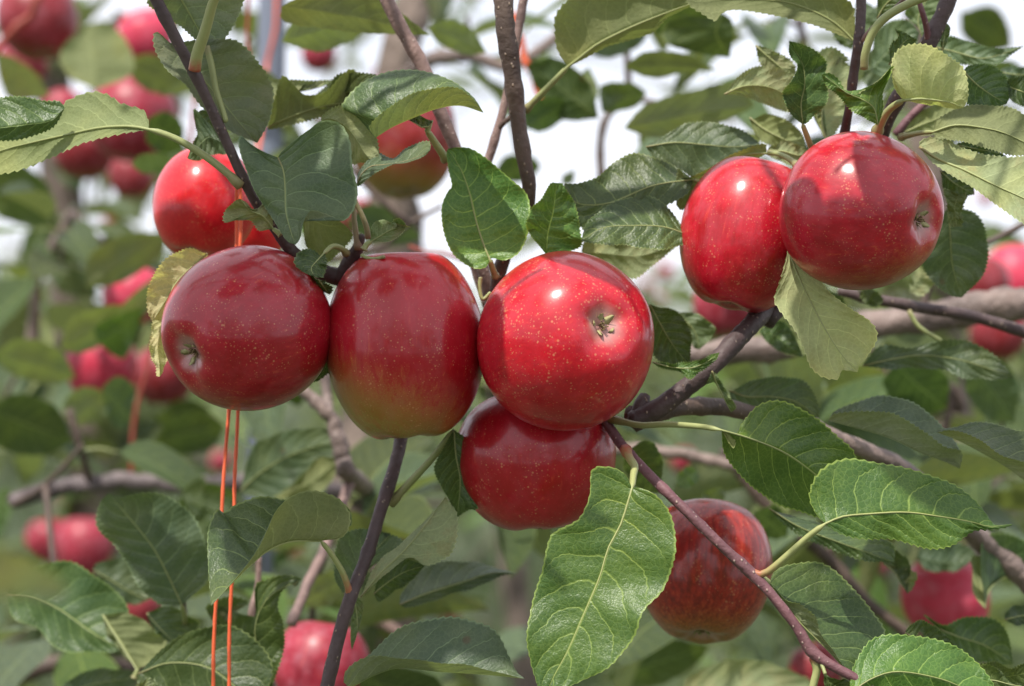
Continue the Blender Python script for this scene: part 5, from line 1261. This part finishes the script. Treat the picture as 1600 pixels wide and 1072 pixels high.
# neighbouring trees a little further back
def mid_tree(px, y, hgt, label, frac, y0, y1, xr, size=0.08):
    b = W(px, 536, y); root = empty('apple_tree', (b[0], y, 0), label, 'tree')
    pts = spline([(b[0], 0, y), (b[0] + 0.03, hgt * 0.4, y + 0.03), (b[0] - 0.03, hgt * 0.75, y), (b[0], hgt, y + 0.05)], 40)
    P = pts[:, [0, 2, 1]]
    g = tube_geo(P, np.linspace(0.05, 0.012, 40), 12, 0.05)
    mesh_obj('trunk', g[0], g[1], BM['trunk'], root, uv=g[2])
    fill(root, y0, y1, frac, size, [P[k] for k in range(12, 40, 2)], KM, 295, xr)
    return root
mid_tree(120, 1.9, 2.5, 'blurred apple tree at the left behind the nearer leaves', 0.55, 1.4, 2.6, (-50, 560))
mid_tree(1480, 1.7, 2.5, 'blurred apple tree at the right behind the nearer leaves', 0.50, 1.2, 2.4, (1060, 1650))
mid_tree(820, 3.3, 1.6, 'low blurred apple tree in the middle distance behind the centre fruit', 0.42, 2.8, 4.4, (420, 1160))

# ============================================================ added overhead foliage (unseen above the frame, put there to shade the fruit)
OVER = empty('apple_branch', (0, 0.1, CAM_Z + 0.42), 'leafy bough of the same tree above the picture, shading the left apples', 'branch')
BR['over'] = OVER
tube_P = spline([(-0.55, CAM_Z + 0.40, 0.10), (-0.2, CAM_Z + 0.36, -0.08), (0.15, CAM_Z + 0.42, -0.10), (0.6, CAM_Z + 0.5, 0.05)], 40)[:, [0, 2, 1]]
g = tube_geo(tube_P, np.linspace(0.009, 0.004, 40), 10, 0.04); mesh_obj('twig', g[0], g[1], BM['brown'], OVER, uv=g[2])
sd = np.array(SUN_DIR)
ro = np.random.default_rng(5)
def shade(px, py, y, dist, size=0.085, roll=0.0, kind='dark'):
    """one leaf of the bough overhead, on the line from a fruit to the sun"""
    p = W(px, py, y) + sd * dist
    d = Vector((math.cos(roll), math.sin(roll), -0.15)).normalized()
    nrm = Vector(sd) + Vector((ro.normal(0, .15), ro.normal(0, .15), 0)); nrm.normalize()
    x = d.cross(nrm).normalized(); zz = x.cross(d).normalized()
    o = bpy.data.objects.new('leaf', generic_mesh(kind, int(ro.integers(4)))); COL.objects.link(o)
    Mx = Matrix(((x[0], d[0], zz[0]), (x[1], d[1], zz[1]), (x[2], d[2], zz[2]))).to_4x4()
    o.parent = OVER
    o.matrix_basis = Matrix.Translation(Vector(p) - d * size * 0.5 - OVER.location) @ Mx @ Matrix.Scale(size, 4)
for a in [
    (300, 470, -0.02, .27, .10, 0.3), (360, 400, -0.01, .30, .09, 2.0), (330, 560, -0.03, .28, .10, 1.2), (465, 520, -0.02, .27, .10, 4.0), (480, 440, 0.0, .32, .085, 5.0), (410, 590, -.03, .33, .10, 2.7),
    (560, 480, -0.01, .27, .09, 0.9), (575, 580, -0.02, .30, .10, 2.2), (660, 500, -0.01, .28, .065, 3.9), (662, 600, -0.02, .31, .075, 1.6), (630, 540, -.02, .34, .085, 1.6), (640, 420, 0, .30, .075, 0.2), (630, 640, -.02, .27, .09, .7),
    (1250, 320, -0.03, .24, .055, 1.5), (770, 740, 0.02, .36, .10, 1.2), (740, 790, 0.02, .40, .08, 3.2), (1445, 275, -0.01, .24, .06, 0.5), (1425, 380, -0.03, .28, .075, 2.0), 
    (470, 290, -0.01, .24, .12, 1.0), (420, 230, 0, .27, .1, 4.), 
    (1100, 850, 0.08, .36, .09, 0.3), (1060, 930, 0.08, .38, .09, 2.0),
     (1500, 340, .06, .28, .1, 3.), (1230, 640, 0, .42, .08, 1.2), (1290, 690, 0, .44, .08, .2), (1420, 760, 0, .46, .08, 2.4),
    (650, 950, 0, .50, .1, 1.0), (720, 1000, 0, .5, .1, 3.0), (590, 1020, 0, .52, .09, 5.),
]: shade(*a)
# small side twigs so that the bough holds together, and loose clusters along it
for k in range(24):
    base = tube_P[int(ro.integers(2, 38))]
    e = base + ro.normal(0, 0.09, 3) + np.array([0, 0.02, 0.05])
    if e[2] < CAM_Z + 0.27: continue
    g = tube_geo(spline([base, (base + e) / 2 + ro.normal(0, .01, 3), e], 6), np.linspace(.0022, .0012, 6), 6)
    mesh_obj('side_twig', g[0], g[1], BM['brown'], OVER, uv=g[2])
